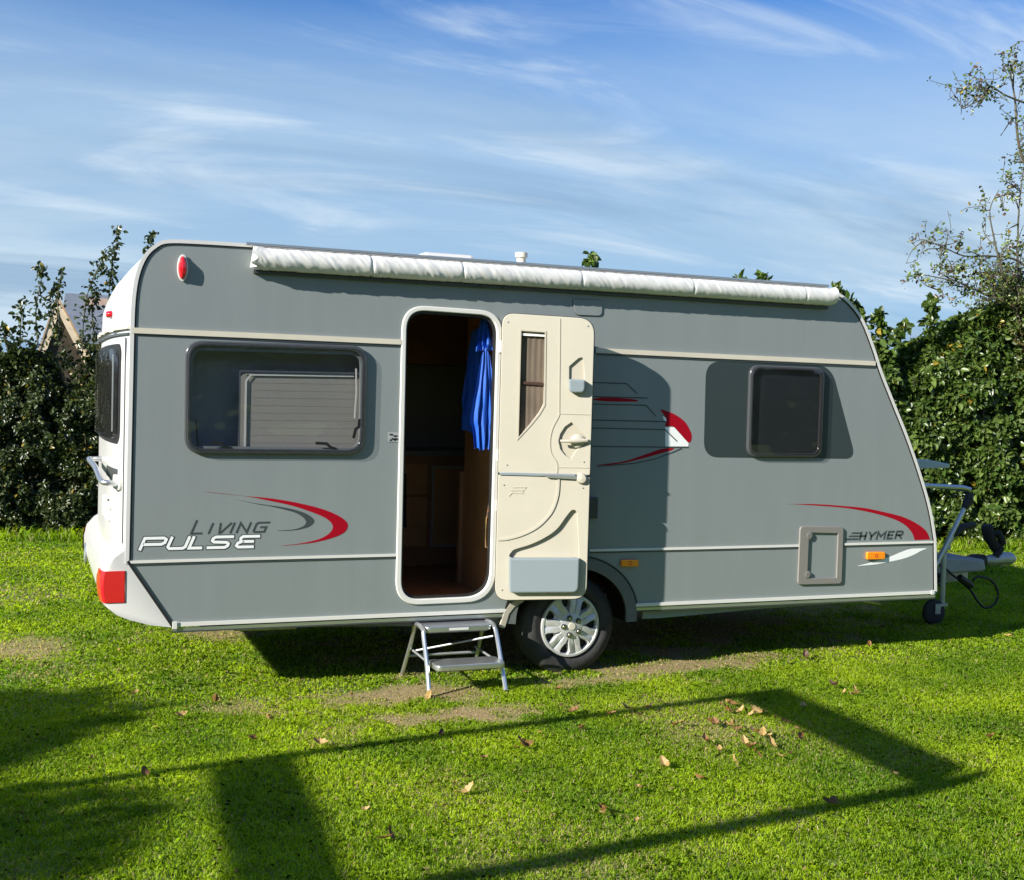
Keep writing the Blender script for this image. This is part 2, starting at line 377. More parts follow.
# ---------------------------------------------------------------- leaves
def leaf_arrays(P, size, colA, colB, yellow=.04, up=.3, out=None, jitter=.35):
    """folded pointed leaves at points P"""
    n = len(P); s = size*RNG.uniform(.6, 1.25, n)
    nrm = RNG.normal(0, 1, (n, 3)); nrm[:, 2] += up*2
    if out is not None: nrm += np.array(out)*1.0
    nrm /= np.linalg.norm(nrm, axis=1)[:, None]
    t = RNG.normal(0, 1, (n, 3)); t[:, 2] -= .5; t -= (t*nrm).sum(1)[:, None]*nrm; t /= np.linalg.norm(t, axis=1)[:, None]
    b = np.cross(nrm, t); s = s[:, None]
    fold = .12*s*nrm
    V = np.stack([P, P+t*s*.30+b*s*.30+fold, P+t*s*.72+b*s*.22+fold, P+t*s-fold*.8, P+t*s*.72-b*s*.22+fold, P+t*s*.30-b*s*.30+fold], 1)
    r = RNG.random((n, 1)); c = np.array(colA)*(1-r)+np.array(colB)*r; c *= RNG.uniform(1-jitter, 1+jitter, (n, 1))
    ye = RNG.random(n) < yellow; c[ye] = np.array([.30, .22, .03])*RNG.uniform(.5, 1.2, (ye.sum(), 1))
    k = np.arange(n)[:, None]*6
    F = np.concatenate([k+np.array([[0, 1, 2, 3]]), k+np.array([[0, 3, 4, 5]])], 1).reshape(-1, 4)
    return V.reshape(-1, 3), F, np.repeat(c, 6, 0)
def leaves(name, groups, material, parent):
    Vs, Fs, Cs, o = [], [], [], 0
    for V, F, C in groups:
        Vs.append(V); Fs.append(F+o); Cs.append(C); o += len(V)
    return faces_mesh(name, np.concatenate(Vs), np.concatenate(Fs), np.concatenate(Cs), material, parent)
hline = lambda x: 7.66-.235*x            # foot of the hedge (front face)
HN = Vector((-.229, -.974, 0)).normalized()
def hedge(name, label, x0, x1, top, dens, size, colA, colB, yellow, shoots, thick=.9, seg_d=None):
    ox = (x0+x1)/2; root = thing(name, label, 'hedge', (ox, hline(ox), 0))
    O = np.array([ox, hline(ox), 0]); ln = x1-x0; groups = []
    n = int(dens*ln*2.4)
    x = RNG.uniform(x0, x1, n); tp = np.array([top(v) for v in x]); z = RNG.random(n)*tp
    if seg_d is not None: k = RNG.random(n) < np.array([seg_d(v) for v in x]); x, z, tp = x[k], z[k], tp[k]; n = len(x)
    dep = RNG.exponential(.16, n)+0; dep = np.minimum(dep, thick)
    lump = (fbm(x, z, 1.6, 41)-.5)*.42+(fbm(x, z, 4.5, 43)-.5)*.22
    edge = .22*np.clip((z-tp+.35)/.35, 0, 1)**2
    depth = dep+lump+edge*1.2+.05
    gap = fbm(x, z, 4.5, 47); k = (gap > .44) | (dep > .18); k &= RNG.random(n) > np.clip((z-tp+.25)/.3, 0, 1)*.6
    k &= (z > .06+.1*RNG.random(n))
    x, z, depth, tp = x[k], z[k], depth[k], tp[k]
    P = np.stack([x-HN.x*depth, hline(x)-HN.y*depth, z], 1)-O
    groups.append(leaf_arrays(P, size, colA, colB, yellow, .35, (HN.x, HN.y, .1)))
    # top and back filling
    n2 = int(n*.55); x = RNG.uniform(x0, x1, n2); tp = np.array([top(v) for v in x]); d = RNG.uniform(.15, thick, n2); z = tp-RNG.exponential(.16, n2)-.04+(fbm(x, d, 3, 51)-.5)*.35
    if seg_d is not None: k = RNG.random(n2) < np.array([seg_d(v) for v in x]); x, z, d = x[k], z[k], d[k]
    P = np.stack([x-HN.x*d, hline(x)-HN.y*d, z], 1)-O; groups.append(leaf_arrays(P[z > .1], size, colA, colB, yellow, .5))
    bm = bmesh.new()
    for s in shoots:                     # long shoots above the top: list of 3-d points
        pts = smoothpts([Vector(p)-Vector(O) for p in s], 7); m = len(pts); tube(bm, pts, [.009*(1-.75*i/m) for i in range(m)], 5)
        LP = []
        for i, p in enumerate(pts):
            for q in range(6): LP.append(np.array(p)+RNG.normal(0, .036, 3)*(1.35-.8*i/m))
        groups.append(leaf_arrays(np.array(LP), size*1.15, colA, colB, yellow*.5, .2))
    for i in range(int(ln*7)):
        xx = RNG.uniform(x0, x1); dd = RNG.uniform(.3, .6); h = top(xx)*RNG.uniform(.6, .92)
        b = Vector((xx-HN.x*dd, hline(xx)-HN.y*dd, -.02))-Vector(O)
        pts = [b+Vector((RNG.normal(0, .05)*k, RNG.normal(0, .05)*k, h*k/4)) for k in range(5)]; tube(bm, pts, [.03, .025, .02, .014, .008], 6)
        for q in range(6):
            k = RNG.uniform(.15, .95); p = b+Vector((0, 0, h*k)); e = p+Vector((RNG.normal(0, .2), RNG.normal(-.12, .2), RNG.uniform(.1, .4))); tube(bm, [p, (p+e)/2+Vector((0, 0, .03)), e], [.01, .007, .003], 4)
    from_bm('branches', bm, BARK, root); leaves('foliage', groups, LEAFG, root)
    return root
hx = lambda x, z, d=.3: (x-HN.x*d, hline(x)-HN.y*d, z)
RT = [(9.2284, 5.6500, 2.6326), (9.4537, 5.6000, 2.5405), (9.6205, 5.5000, 2.1939), (9.7757, 5.4000, 2.0730), (9.9088, 5.3000, 2.3759), (10.0442, 5.2000, 2.6023), (10.4120, 5.1000, 2.8634), (10.9915, 4.9000, 3.1059)]
RTx = [p[0] for p in RT]; RTz = [p[2] for p in RT]
LT = [(-0.8268, 7.8000, 2.0660), (-0.6216, 7.8000, 2.1298), (-0.4756, 7.7000, 2.0773), (-0.3261, 7.7000, 1.7924), (-0.1386, 7.6000, 1.7308), (0.0716, 7.6000, 1.8044), (0.2593, 7.6000, 2.1037), (0.5324, 7.5000, 2.1345)]
LTx = [p[0] for p in LT]; LTz = [p[2] for p in LT]
def top_l(v): return float(np.interp(v, [-6]+LTx+[3, 6], [2.3]+LTz+[2.5, 2.6]))-.04
def top_r(v): return float(np.interp(v, [5, 8]+RTx+[14], [2.6, 2.75]+RTz+[3.6]))-.04
hedge('hedge', 'dark green clipped beech hedge at the rear of the caravan, below the timber gable', -5, 5.2, top_l, 16000, .058,
      (.028, .046, .012), (.060, .080, .026), .03,
      [[(-0.6227, 7.9000, 2.1551), (-0.6156, 7.9000, 2.4361), (-0.6079, 7.9000, 2.6608)], [(-0.7464, 7.9000, 2.0716), (-0.7796, 7.9000, 2.2604), (-0.8016, 7.9000, 2.3712)], [(-0.4346, 7.8000, 2.1599), (-0.4604, 7.8000, 2.5507), (-0.4026, 7.8000, 2.9453), (-0.4245, 7.8000, 3.0221)], [(-0.2031, 7.8000, 2.1694), (-0.2309, 7.8000, 2.6751), (-0.1931, 7.8000, 3.0146)], [(-0.2565, 7.9000, 2.3403), (-0.3139, 7.9000, 2.6769), (-0.2313, 7.9000, 2.8512)],
       [(0.02768, 7.7000, 2.1760), (0.0632, 7.7000, 2.6848), (0.1863, 7.7000, 3.0528), (0.2696, 7.7000, 3.2389)], [(0.1704, 7.8000, 2.2418), (0.1332, 7.8000, 2.5815), (0.173, 7.8000, 2.8109)], [(0.3013, 7.8000, 2.1903), (0.323, 7.8000, 2.9337), (0.3723, 7.8000, 3.2788), (0.4012, 7.8000, 3.5316)], [(0.78, 7.7000, 2.7242), (0.7597, 7.7000, 3.2958), (0.7571, 7.7000, 3.4556)], [(0.4577, 7.7000, 2.2508), (0.4073, 7.7000, 2.7037), (0.2941, 7.7000, 3.0371)]]
      + [[(x, hline(x)+.35, 1.6), (x+RNG.normal(0, .04), hline(x)+.32, 1.9), (x+RNG.normal(0, .09), hline(x)+.3, 1.98+RNG.uniform(0, .25))] for x in np.linspace(-1.35, .6, 30)],
      seg_d=lambda v: 1.0 if v < 1.8 else .35)
hedge('hedge', 'tall bright green leafy hedge beyond the drawbar at the front of the caravan', 5.2, 14.5, top_r, 13500, .098,
      (.035, .075, .010), (.10, .145, .030), .012,
      [[(5.7302, 6.3000, 3.0256), (5.6960, 6.3000, 3.2613), (5.6902, 6.3000, 3.4389)], [(7.8618, 5.9000, 3.0592), (7.8137, 5.9000, 3.1788), (7.8236, 5.9000, 3.2894)], [(7.5311, 5.9000, 3.1013), (7.5122, 5.9000, 3.2215)], [(8.9502, 5.7000, 2.9207), (8.8230, 5.7000, 3.0752), (8.7583, 5.7000, 3.1828)], [(9.1431, 5.7000, 2.6807), (9.1024, 5.7000, 2.9036), (9.0066, 5.7000, 3.0108)], [(9.3758, 5.6000, 2.5622), (9.3518, 5.6000, 2.7486), (9.3612, 5.6000, 2.8740)],
       [(9.8928, 5.3000, 2.6987), (9.8806, 5.3000, 2.9464), (9.9054, 5.3000, 3.0719)], [(9.5315, 5.5000, 2.4407), (9.5687, 5.5000, 2.6296), (9.6707, 5.5000, 2.7593)]],
      seg_d=lambda v: 1.0 if v > 7.9 else .3)

# ---------------------------------------------------------------- fruit tree leaning over the hedge at the right
def fruit_tree():
    base = Vector((12.6, 5.6, 0)); O = np.array(base)
    root = thing('apple_tree', 'thin leaved apple tree with long arching twigs rising above the hedge beyond the drawbar', 'tree', base)
    bm = bmesh.new(); trunk = smoothpts([(0, 0, -.05), (.05, .02, .9), (-.1, 0, 1.8), (-.15, -.05, 2.6), (-.3, -.1, 3.3)], 5)
    tube(bm, trunk, [.15-.07*i/len(trunk) for i in range(len(trunk))], 10); from_bm('trunk', bm, BARK, root, smooth=True)
    bm = bmesh.new(); G1, G2 = [], []
    rnd = random.Random(5)
    def limb(pts, r0, dens, depth=0):
        P = smoothpts([Vector(p)-base for p in pts], 8); m = len(P); tube(bm, P, [max(.0035, r0*(1-.8*i/m)) for i in range(m)], 6 if r0 > .015 else 4)
        for i in range(2, m):
            if rnd.random() < (.5 if depth == 0 else .26)*(1 if P[0].z < 2.9 and P[-1].z < 3.6 else .55) and depth < 2:
                d = Vector((rnd.gauss(-.1, .5), rnd.gauss(0, .5), rnd.gauss(.28, .45))).normalized()*rnd.uniform(.18, .5)*(1 if depth == 0 else .6)
                limb([P[i]+base, P[i]+base+d*.5+Vector((rnd.gauss(0, .04), 0, rnd.gauss(0, .04))), P[i]+base+d], r0*.45, dens, depth+1)
            for q in range(max(0, int(rnd.random()*dens*(.55+.3*depth)*(1.15 if P[i].z < 3 else .8)))):
                (G1 if rnd.random() < .8 else G2).append(np.array(P[i])+RNG.normal(0, .03, 3))
    c = base+Vector((-.3, -.1, 3.3)); low = base+Vector((-.15, -.05, 2.5))
    limb([c]+[(11.4797, 5.2000, 4.4293), (11.0193, 5.1000, 5.0012), (10.9049, 5.1000, 5.6114), (10.8062, 5.1000, 5.9465)], .03, 2.2)
    limb([(11.1506, 5.1000, 5.5772), (10.7417, 5.1000, 5.6544), (10.4984, 5.1000, 5.7366), (10.4113, 5.1000, 5.5913), (10.2285, 5.1000, 5.4846), (10.0762, 5.1000, 5.4186), (10.0355, 5.1000, 5.6085)], .014, 2.0)
    limb([(11.3887, 5.1000, 5.7299), (11.2112, 5.1000, 5.9591), (10.9329, 5.1000, 5.9870)], .012, 3)
    limb([low]+[(11.4889, 5.2000, 2.7677), (11.0881, 5.2000, 3.1304), (10.8102, 5.1000, 3.4844), (10.6610, 5.1000, 3.8733), (10.5790, 5.1000, 4.2147), (10.7090, 5.1000, 4.4739)], .022, 2)
    limb([low]+[(11.5438, 5.2000, 3.2837), (11.1930, 5.2000, 3.6192), (10.7023, 5.2000, 3.6618), (10.3053, 5.2000, 3.6347), (9.9883, 5.2000, 3.7117), (9.6762, 5.2000, 3.7875)], .020, 2.0)
    limb([low]+[(11.4128, 5.2000, 2.6360), (11.0474, 5.1000, 2.9957), (10.7982, 5.1000, 3.1081), (10.4853, 5.2000, 3.2224), (10.0858, 5.2000, 3.3230), (9.9060, 5.2000, 3.1888)], .022, 3)
    limb([(10.3053, 5.2000, 3.6347), (10.0472, 5.2000, 3.4689), (9.9029, 5.2000, 3.2502)], .007, 2.5)
    limb([low]+[(11.6656, 5.3000, 2.9095), (11.3027, 5.3000, 3.4051), (11.2348, 5.3000, 4.0399), (11.2660, 5.3000, 4.6799), (11.3703, 5.3000, 5.1993)], .022, 2.6)
    for k in range(60):
        px = rnd.uniform(0, 1); s = low+Vector((rnd.uniform(-.85, .8), rnd.uniform(-.5, .4), rnd.uniform(-.3, .5)))
        e = s+Vector((rnd.gauss(-.15, .3), rnd.gauss(0, .35), rnd.uniform(.1, .9)))
        limb([s, (s+e)/2+Vector((rnd.gauss(0, .1), 0, .05)), e], .012, 3.4)
    for k in range(12):
        s = c+Vector((rnd.uniform(.5, 2.6), rnd.uniform(-.8, .8), rnd.uniform(-.3, 1.8))); e = s+Vector((rnd.gauss(.1, .4), rnd.gauss(0, .4), rnd.uniform(.1, .9)))
        limb([s, (s+e)/2, e], .014, 2.6)
    from_bm('branches', bm, BARK, root)
    leaves('crown', [leaf_arrays(np.array(G1), .050, (.05, .09, .018), (.16, .21, .05), .05, .2), leaf_arrays(np.array(G2), .055, (.06, .035, .02), (.09, .05, .03), .1, .1)], LEAFG, root)
fruit_tree()

# ---------------------------------------------------------------- timber gable hut and the house beyond the left hedge
def gable_hut():
    A = [(-0.1586, 12.5000, 3.0242), (-0.4772, 12.5000, 1.8974), (0.4811, 12.5000, 1.7779)]; ax, _, az = A[0]; lx = A[1][0]; rx = A[2][0]; lz = A[1][2]; rz_ = A[2][2]
    root = thing('garden_hut', 'pale timber boarded garden hut with a steep gable peeking over the dark hedge', 'hut', (ax, 12.5, 0)); ax0 = ax
    f = lambda x: x-ax0
    sl = (az-lz)/(ax-lx); eaves = 1.2; hl = (az-eaves)/sl; sr = (az-rz_)/(rx-ax); hr = (az-eaves)/sr
    plate('wall', [(-hl+.1, 0), (hr-.1, 0), (hr-.1, eaves), (0, az-.12), (-hl+.1, eaves)], .08, .14, TIMBD, root)
    plate('wall', [(-hl+.1, 0), (hr-.1, 0), (hr-.1, eaves), (0, az-.12), (-hl+.1, eaves)], 2.4, 2.46, TIMBD, root)
    boxo('wall', (-hl+.1, -hl+.16, .14, 2.4, 0, eaves), TIMBD, root); boxo('wall', (hr-.16, hr-.1, .14, 2.4, 0, eaves), TIMBD, root)
    for sx_, h_, s_ in ((-1, hl, sl), (1, hr, sr)):
        plate('bargeboard', [(0, az), (sx_*h_, eaves), (sx_*h_+sx_*-.095, eaves), (0, az-.095*s_)][::sx_], .03, .078, TIMBP, root)
        plate('roof', [(0, az+.05), (sx_*(h_+.04), eaves), (sx_*(h_), eaves), (0, az+.003)], .02, 2.5, TIMB, root)
gable_hut()
def far_house():
    root = thing('house', 'brick house with a grey slate roof, partly hidden behind the hedge shoots', 'house', (1.0, 30, 0))
    P = [(0.3594, 30.0000, 4.5810), (0.7097, 30.0000, 4.4313), (1.3274, 30.0000, 2.8895), (1.1538, 29.0000, 4.1071)]
    rx0, rz0 = P[0][0]-1.0, P[0][2]
    e = 3.2
    bm = bmesh.new()
    for a in ((rx0, 8, 0, .25, 0, e), (rx0, 8, 7, 7.25, 0, e), (rx0, rx0+.25, .25, 7, 0, e), (7.75, 8, .25, 7, 0, e)): box(bm, *a)
    from_bm('wall', bm, BRICK, root)
    bm = bmesh.new(); z1 = rz0+1.0
    vs = [bm.verts.new(v) for v in ((rx0-.2, -.4, e-.15), (8.3, -.4, e-.15), (8.3, 3.6, rz0), (rx0-.1+.2, 3.6, rz0), (rx0-.2, 7.6, e-.15), (8.3, 7.6, e-.15),
                                    (rx0-.2, -.4, e-.3), (8.3, -.4, e-.3), (8.3, 7.6, e-.3), (rx0-.2, 7.6, e-.3))]
    for q in ((0, 1, 2, 3), (3, 2, 5, 4), (0, 3, 4), (1, 5, 2), (0, 6, 7, 1), (4, 5, 8, 9), (6, 9, 8, 7), (0, 4, 9, 6), (1, 7, 8, 5)): bm.faces.new([vs[i] for i in q])
    rf = from_bm('roof', bm, SLATE, root)
    boxo('chimney', (P[3][0]-1.0-.1, P[3][0]-1.0+1.0, 2.6, 3.4, rz0-2.2, P[3][2]+.3), BRICK, rf)
    for xx in (rx0+1.2, rx0+3.6, rx0+6):
        wdw = boxo('window', (xx, xx+1.1, -.04, -.003, 1.0, 2.3), TRIMW, root); boxo('pane', (xx+.08, xx+1.02, -.055, -.043, 1.08, 2.22), DARKI, wdw)
far_house()

def reflection_hedge():  # added out of view so the panes mirror a dark hedge
    root = thing('hedge', 'unseen long tall hedge on the photographer side, added to darken the window reflections', 'hedge', (3, -17, 0))
    n = 42000; x = RNG.uniform(-22, 22, n); tp = 3.0+fbm(x+50, x*0, .35, 61)*2.6; z = RNG.random(n)*tp; y = RNG.normal(0, .45, n)
    leaves('foliage', [leaf_arrays(np.stack([x, y, z], 1), .26, (.035, .06, .014), (.08, .11, .03), .03, .2)], LEAFG, root)
    bm = bmesh.new()
    for i in range(60): xx = -22+44*i/60; tube(bm, [(xx, 0, 0), (xx+.2, .1, 1.5), (xx, 0, 3)], [.06, .05, .02], 5)
    from_bm('branches', bm, BARK, root)
reflection_hedge()
# ---------------------------------------------------------------- unseen pergola and trees, placed to cast the shadows on the lawn
def pergola():
    H = 2.5; kx, ky = SUN.x/-SUN.z, SUN.y/-SUN.z
    ox, oy = -kx*H, -ky*H
    root = thing('pergola', 'unseen timber pergola of deep beams on posts, added to cast the frame shadow on the lawn', 'pergola', (ox, oy, 0))
    def beam(a, b, wd, dp):              # a, b are places on the ground under the shadow; beam keeps its size in metres
        a = Vector((a[0], a[1], 0)); b = Vector((b[0], b[1], 0)); d = (b-a); ang = math.atan2(d.y, d.x)
        bm = bmesh.new(); mm = Matrix.Translation(Vector((a.x, a.y, H))) @ Matrix.Rotation(ang, 4, 'Z'); box(bm, 0, d.length, -wd/2, wd/2, -dp/2, dp/2, mm); from_bm('beam', bm, TIMB, root)
    beam((-1.7, -1.58), (3.67, -.76), .035, .13)
    beam((-1.7, -3.2), (3.62, -2.46), .045, .17)
    beam((3.56, -.80), (3.50, -2.40), .05, .19)
    beam((.49, -1.28), (.36, -3.04), .06, .19)
    for x, y in ((-1.6, -1.56), (-1.6, -3.18), (-.7, -1.42), (-.7, -3.04)): boxo('post', (x-.05, x+.05, y-.05, y+.05, 0, H-.09), TIMB, root)
pergola()
def off_tree(cx, cy, label):
    kx, ky = SUN.x/-SUN.z, SUN.y/-SUN.z
    base = Vector((cx-kx*2.15, cy-ky*2.15, 0))
    root = thing('maple_tree', label, 'tree', base)
    bm = bmesh.new(); tr = smoothpts([(0, 0, -.05), (.03, .02, .8), (-.03, 0, 1.6), (0, 0, 2.7)], 4); tube(bm, tr, [.09-.055*i/len(tr) for i in range(len(tr))], 8)
    rnd = random.Random(2)
    for k in range(26):
        z = rnd.uniform(1.0, 2.6); a = rnd.uniform(0, 6.28); r = rnd.uniform(.6, 1.15); s = Vector((0, 0, z)); e = s+Vector((math.cos(a)*r, math.sin(a)*r, rnd.uniform(0, .7))); tube(bm, [s, (s+e)/2+Vector((0, 0, .06)), e], [.025, .015, .005], 5)
    from_bm('trunk', bm, BARK, root, smooth=True)
    n = 60000; v = RNG.normal(0, 1, (n, 3)); v /= np.linalg.norm(v, axis=1)[:, None]; rr = RNG.random(n)**.4
    lump = 1+.22*np.sin(v[:, 0]*5+1)*np.cos(v[:, 1]*4)+.15*np.sin(v[:, 2]*7+v[:, 0]*3)
    P = v*(rr*lump)[:, None]*np.array([1.5, 1.75, 1.25])+np.array([0, 0, 2.15]); P = P[P[:, 2] > .5]
    leaves('crown', [leaf_arrays(P, .11, (.04, .07, .015), (.09, .12, .03), .04, .3)], LEAFG, root)
off_tree(-3.55, -1.25, 'round leafy young tree left of the pergola, the one nearer the caravan')
off_tree(-3.62, -2.95, 'round leafy young tree out of view, added to extend the lawn shadow, the one farther from the caravan')  # second tree, put in to carry the shade down the left edge

# ================================================================ caravan
W = 2.2
CV = thing('caravan', 'grey and white touring caravan with its cream entrance door folded open, parked on the lawn', 'caravan')
OUT = [(-0.0009569, 0.7719), (-0.01133, 1.1092), (-0.008586, 1.4343), (-0.0006949, 1.7585), (0.005854, 2.0011), (0.01065, 2.1894), (0.02918, 2.3247), (0.06642, 2.4238), (0.1175, 2.4812), (0.1798, 2.5099), (0.3492, 2.5178), (0.676, 2.5208), (4.4350, 2.5129), (4.5665, 2.4734), (4.6762, 2.4050), (4.7720, 2.3010), (4.8726, 2.1138), (4.9385, 1.9649), (5.0595, 1.7401), (5.1914, 1.4985), (5.3174, 1.2324), (5.4076, 1.0057), (5.4625, 0.7918), (5.4858, 0.413), (0.2361, 0.4201)]
OUT = [(max(0.0, p[0]) if i < 5 else p[0], p[1]) for i, p in enumerate(OUT)]
corner = smoothpts([Vector(p) for p in OUT[4:12]], 4); front = smoothpts([Vector(p) for p in OUT[12:23]], 4)
zb = .418
OUT2 = [(0, .772)] + [(p.x, p.y) for p in corner] + [(p.x, p.y) for p in front] + [(5.486, zb), (.236, zb)]
# openings in the side: door, left window, right window, wheel arch (the arch opens downward, so it bites into the outline)
DOOR = rounded([(1.5280, 2.2203), (2.1176, 2.2120), (2.1117, 0.5053), (1.5284, 0.5024)], [.13, .13, .17, .13], 8)
WIN1 = rounded([(0.3221, 1.9329), (1.2676, 1.9417), (1.2714, 1.4037), (0.3207, 1.4053)], .07)
WIN2 = rounded([(3.9231, 1.9379), (4.4199, 1.9343), (4.4226, 1.4078), (3.9254, 1.4035)], .05)
hubc = (2.655, .298)
ARC = [(hubc[0]+.43*math.cos(a), hubc[1]+.06+.36*math.sin(a)) for a in [R(v) for v in range(0, 181, 6)]]
ARC = [p for p in ARC if p[1] > zb+.002]
side_out = OUT2[:-1] + [(ARC[0][0]+.001, zb)] + ARC + [(ARC[-1][0]-.001, zb), (.236, zb)]
plate('side_panel', side_out, 0, .03, GREY, CV, holes=[DOOR, WIN1, WIN2])
plate('side_panel', [p for p in OUT2], W-.03, W, GREY, CV)
# skin: rear, roof, front, swept across the width with a slightly bowed tail
def skin(name, prof, m, bow=0., y0=.03, y1=W-.03, n=20, parent=CV):
    bm = bmesh.new(); rows = []
    for j in range(n+1):
        y = y0+(y1-y0)*j/n; b = bow*(1-abs((y-W/2)/(W/2))**3)
        rows.append([bm.verts.new((x-b*min(1, max(0, (1.0-x)/1.0))**2*(1 if z < 2.2 else max(0, (2.53-z)/.33)), y, z)) for x, z in prof])
    for j in range(n):
        for i in range(len(prof)-1): bm.faces.new((rows[j][i], rows[j][i+1], rows[j+1][i+1], rows[j+1][i]))
    return from_bm(name, bm, m, parent, smooth=True)
iroof = next(i for i, p in enumerate(OUT2) if p[0] > .30)
skin('rear_panel', [(.236, zb), (.0, .60)] + [(0.0, .772+.12*k) for k in range(10)] + OUT2[1:iroof+1], WHITE, bow=.088)
skin('roof', OUT2[iroof:iroof+len(corner)+2-iroof+14] if False else [p for p in OUT2[iroof:] if p[1] > 2.3 and p[0] > .2], WHITE)
skin('front_panel', [p for p in OUT2[iroof:-1] if p[1] < 2.46 and p[0] > 4], WHITE)
def flat(name, pts, z0, z1, m, parent=None, bevel=0):
    xf = Matrix.Translation(Vector((0, 0, (z0+z1)/2))) @ Matrix(((1, 0, 0, 0), (0, 0, 1, 0), (0, 1, 0, 0), (0, 0, 0, 1)))
    return plate(name, pts, -(z1-z0)/2, (z1-z0)/2, m, parent, bevel=bevel, xf=xf)
def notched(x0, x1, y0, y1): return [(x0, y0), (2.18, y0), (2.18, .42), (3.13, .42), (3.13, y0), (x1, y0), (x1, y1), (3.13, y1), (3.13, W-.42), (2.18, W-.42), (2.18, y1), (x0, y1)]
flat('floor', notched(.24, 5.46, .03, W-.03), zb+.004, .46, DARKP, CV)
# edge trim: white rail round the outline with a dark gasket inside it
edge = [(-.001, .772)] + OUT2[1:-2] + [(5.486, zb+.01)]
def offs(pl, d):
    out = []
    for i, p in enumerate(pl):
        a = Vector(pl[max(i-1, 0)]); b = Vector(pl[min(i+1, len(pl)-1)]); t = (b-a).normalized(); out.append((p[0]+t.y*d, p[1]-t.x*d))
    return out
def rail(name, pl, wd, y, th, m, parent=CV):   # squared rail standing proud of the wall
    return strokes(name, [pl], wd, y-th, m, parent, th=th)
rail('edge_rail', offs(edge, -.005), .020, .03, .038, WHITE); rail('edge_gasket', offs(edge, .009), .009, 0, .005, BLACK)
rail('edge_rail', [(0, .772), (.236, zb-.004)], .014, 0, .009, BLACK)
rail('far_edge_rail', offs(edge, -.006), .024, W+.012, .03, TRIMW)
# long rails and pinstripes
def hrail(name, s, wd, th, m): return rail(name, s, wd, 0, th, m)
hrail('side_rail', [(0.01579, 2.0257), (0.358, 2.0260), (0.9112, 2.0271), (1.4934, 2.0262)], .030, .012, BEIGE); hrail('side_rail', [(2.7747, 2.0273), (3.5117, 2.0242), (4.2799, 2.0234), (4.8769, 2.0220)], .030, .012, BEIGE)
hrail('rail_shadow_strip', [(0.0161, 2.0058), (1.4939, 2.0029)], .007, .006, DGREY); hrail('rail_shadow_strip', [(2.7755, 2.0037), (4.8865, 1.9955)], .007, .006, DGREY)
hrail('waist_strip', [(0.01462, 0.7715), (0.6549, 0.7747), (1.5063, 0.7755)], .015, .008, TRIMW); hrail('waist_strip', [(2.7675, 0.7769), (3.5589, 0.7743), (4.3251, 0.7753)], .015, .008, TRIMW); hrail('waist_strip', [(4.6918, 0.777), (5.4454, 0.7779)], .015, .008, TRIMW)
hrail('waist_gasket', [(0.01487, 0.7551), (0.6552, 0.7588), (1.5067, 0.7595)], .006, .005, DGREY); hrail('waist_gasket', [(2.7680, 0.7611), (4.3258, 0.7591)], .006, .005, DGREY); hrail('waist_gasket', [(4.6925, 0.7618), (5.4462, 0.7622)], .006, .005, DGREY)
for nm, yy, wd, th, m in (('sill_rail', 0, .020, .016, TRIMW), ('sill_lip', -.027, .018, .011, SILV), ('sill_skirt', -.040, .008, .012, DARKP)):
    for a, b in ((.245, ARC[-1][0]-.004), (ARC[0][0]+.03, 5.478)): rail(nm, [(a, zb+.002+yy), (b, zb+.002+yy)], wd, .002, th, m)
boxo('rail_end_cap', (.236, .262, -.022, -.017, zb-.02, zb+.022), TRIMW, CV, bevel=.002); boxo('rail_end_cap', (5.44, 5.468, -.022, -.017, zb-.012, zb+.02), TRIMW, CV, bevel=.002)
# arch trim and wheel well
ao = [(hubc[0]+.455*math.cos(R(v)), hubc[1]+.065+.385*math.sin(R(v))) for v in range(-6, 187, 6)]
rail('wheel_arch', [(hubc[0]+(.415)*math.cos(R(v)), hubc[1]+.06+.345*math.sin(R(v))) for v in range(-2, 183, 5)], .072, .012, .022, ARCHM)
rail('arch_piping', [(hubc[0]+.456*math.cos(R(v)), hubc[1]+.062+.386*math.sin(R(v))) for v in range(10, 171, 5)], .008, 0, .013, BLACK)
rail('arch_end', [(2.3027, 0.4799), (2.2506, 0.4541), (2.2125, 0.4094), (2.1885, 0.3305)], .032, .006, .022, CREAMD)
bm = bmesh.new(); prev = None
for v in range(-10, 191, 8):
    a, b = bm.verts.new((hubc[0]+.44*math.cos(R(v)), .03, hubc[1]+.06+.37*math.sin(R(v)))), bm.verts.new((hubc[0]+.44*math.cos(R(v)), .40, hubc[1]+.06+.37*math.sin(R(v))))
    if prev: bm.faces.new((prev[0], a, b, prev[1]))
    prev = (a, b)
from_bm('wheel_well', bm, BLACK, CV); plate('wheel_well', [(p[0], p[1]) for p in ARC]+[(2.2, .4)], .40, .41, BLACK, CV)

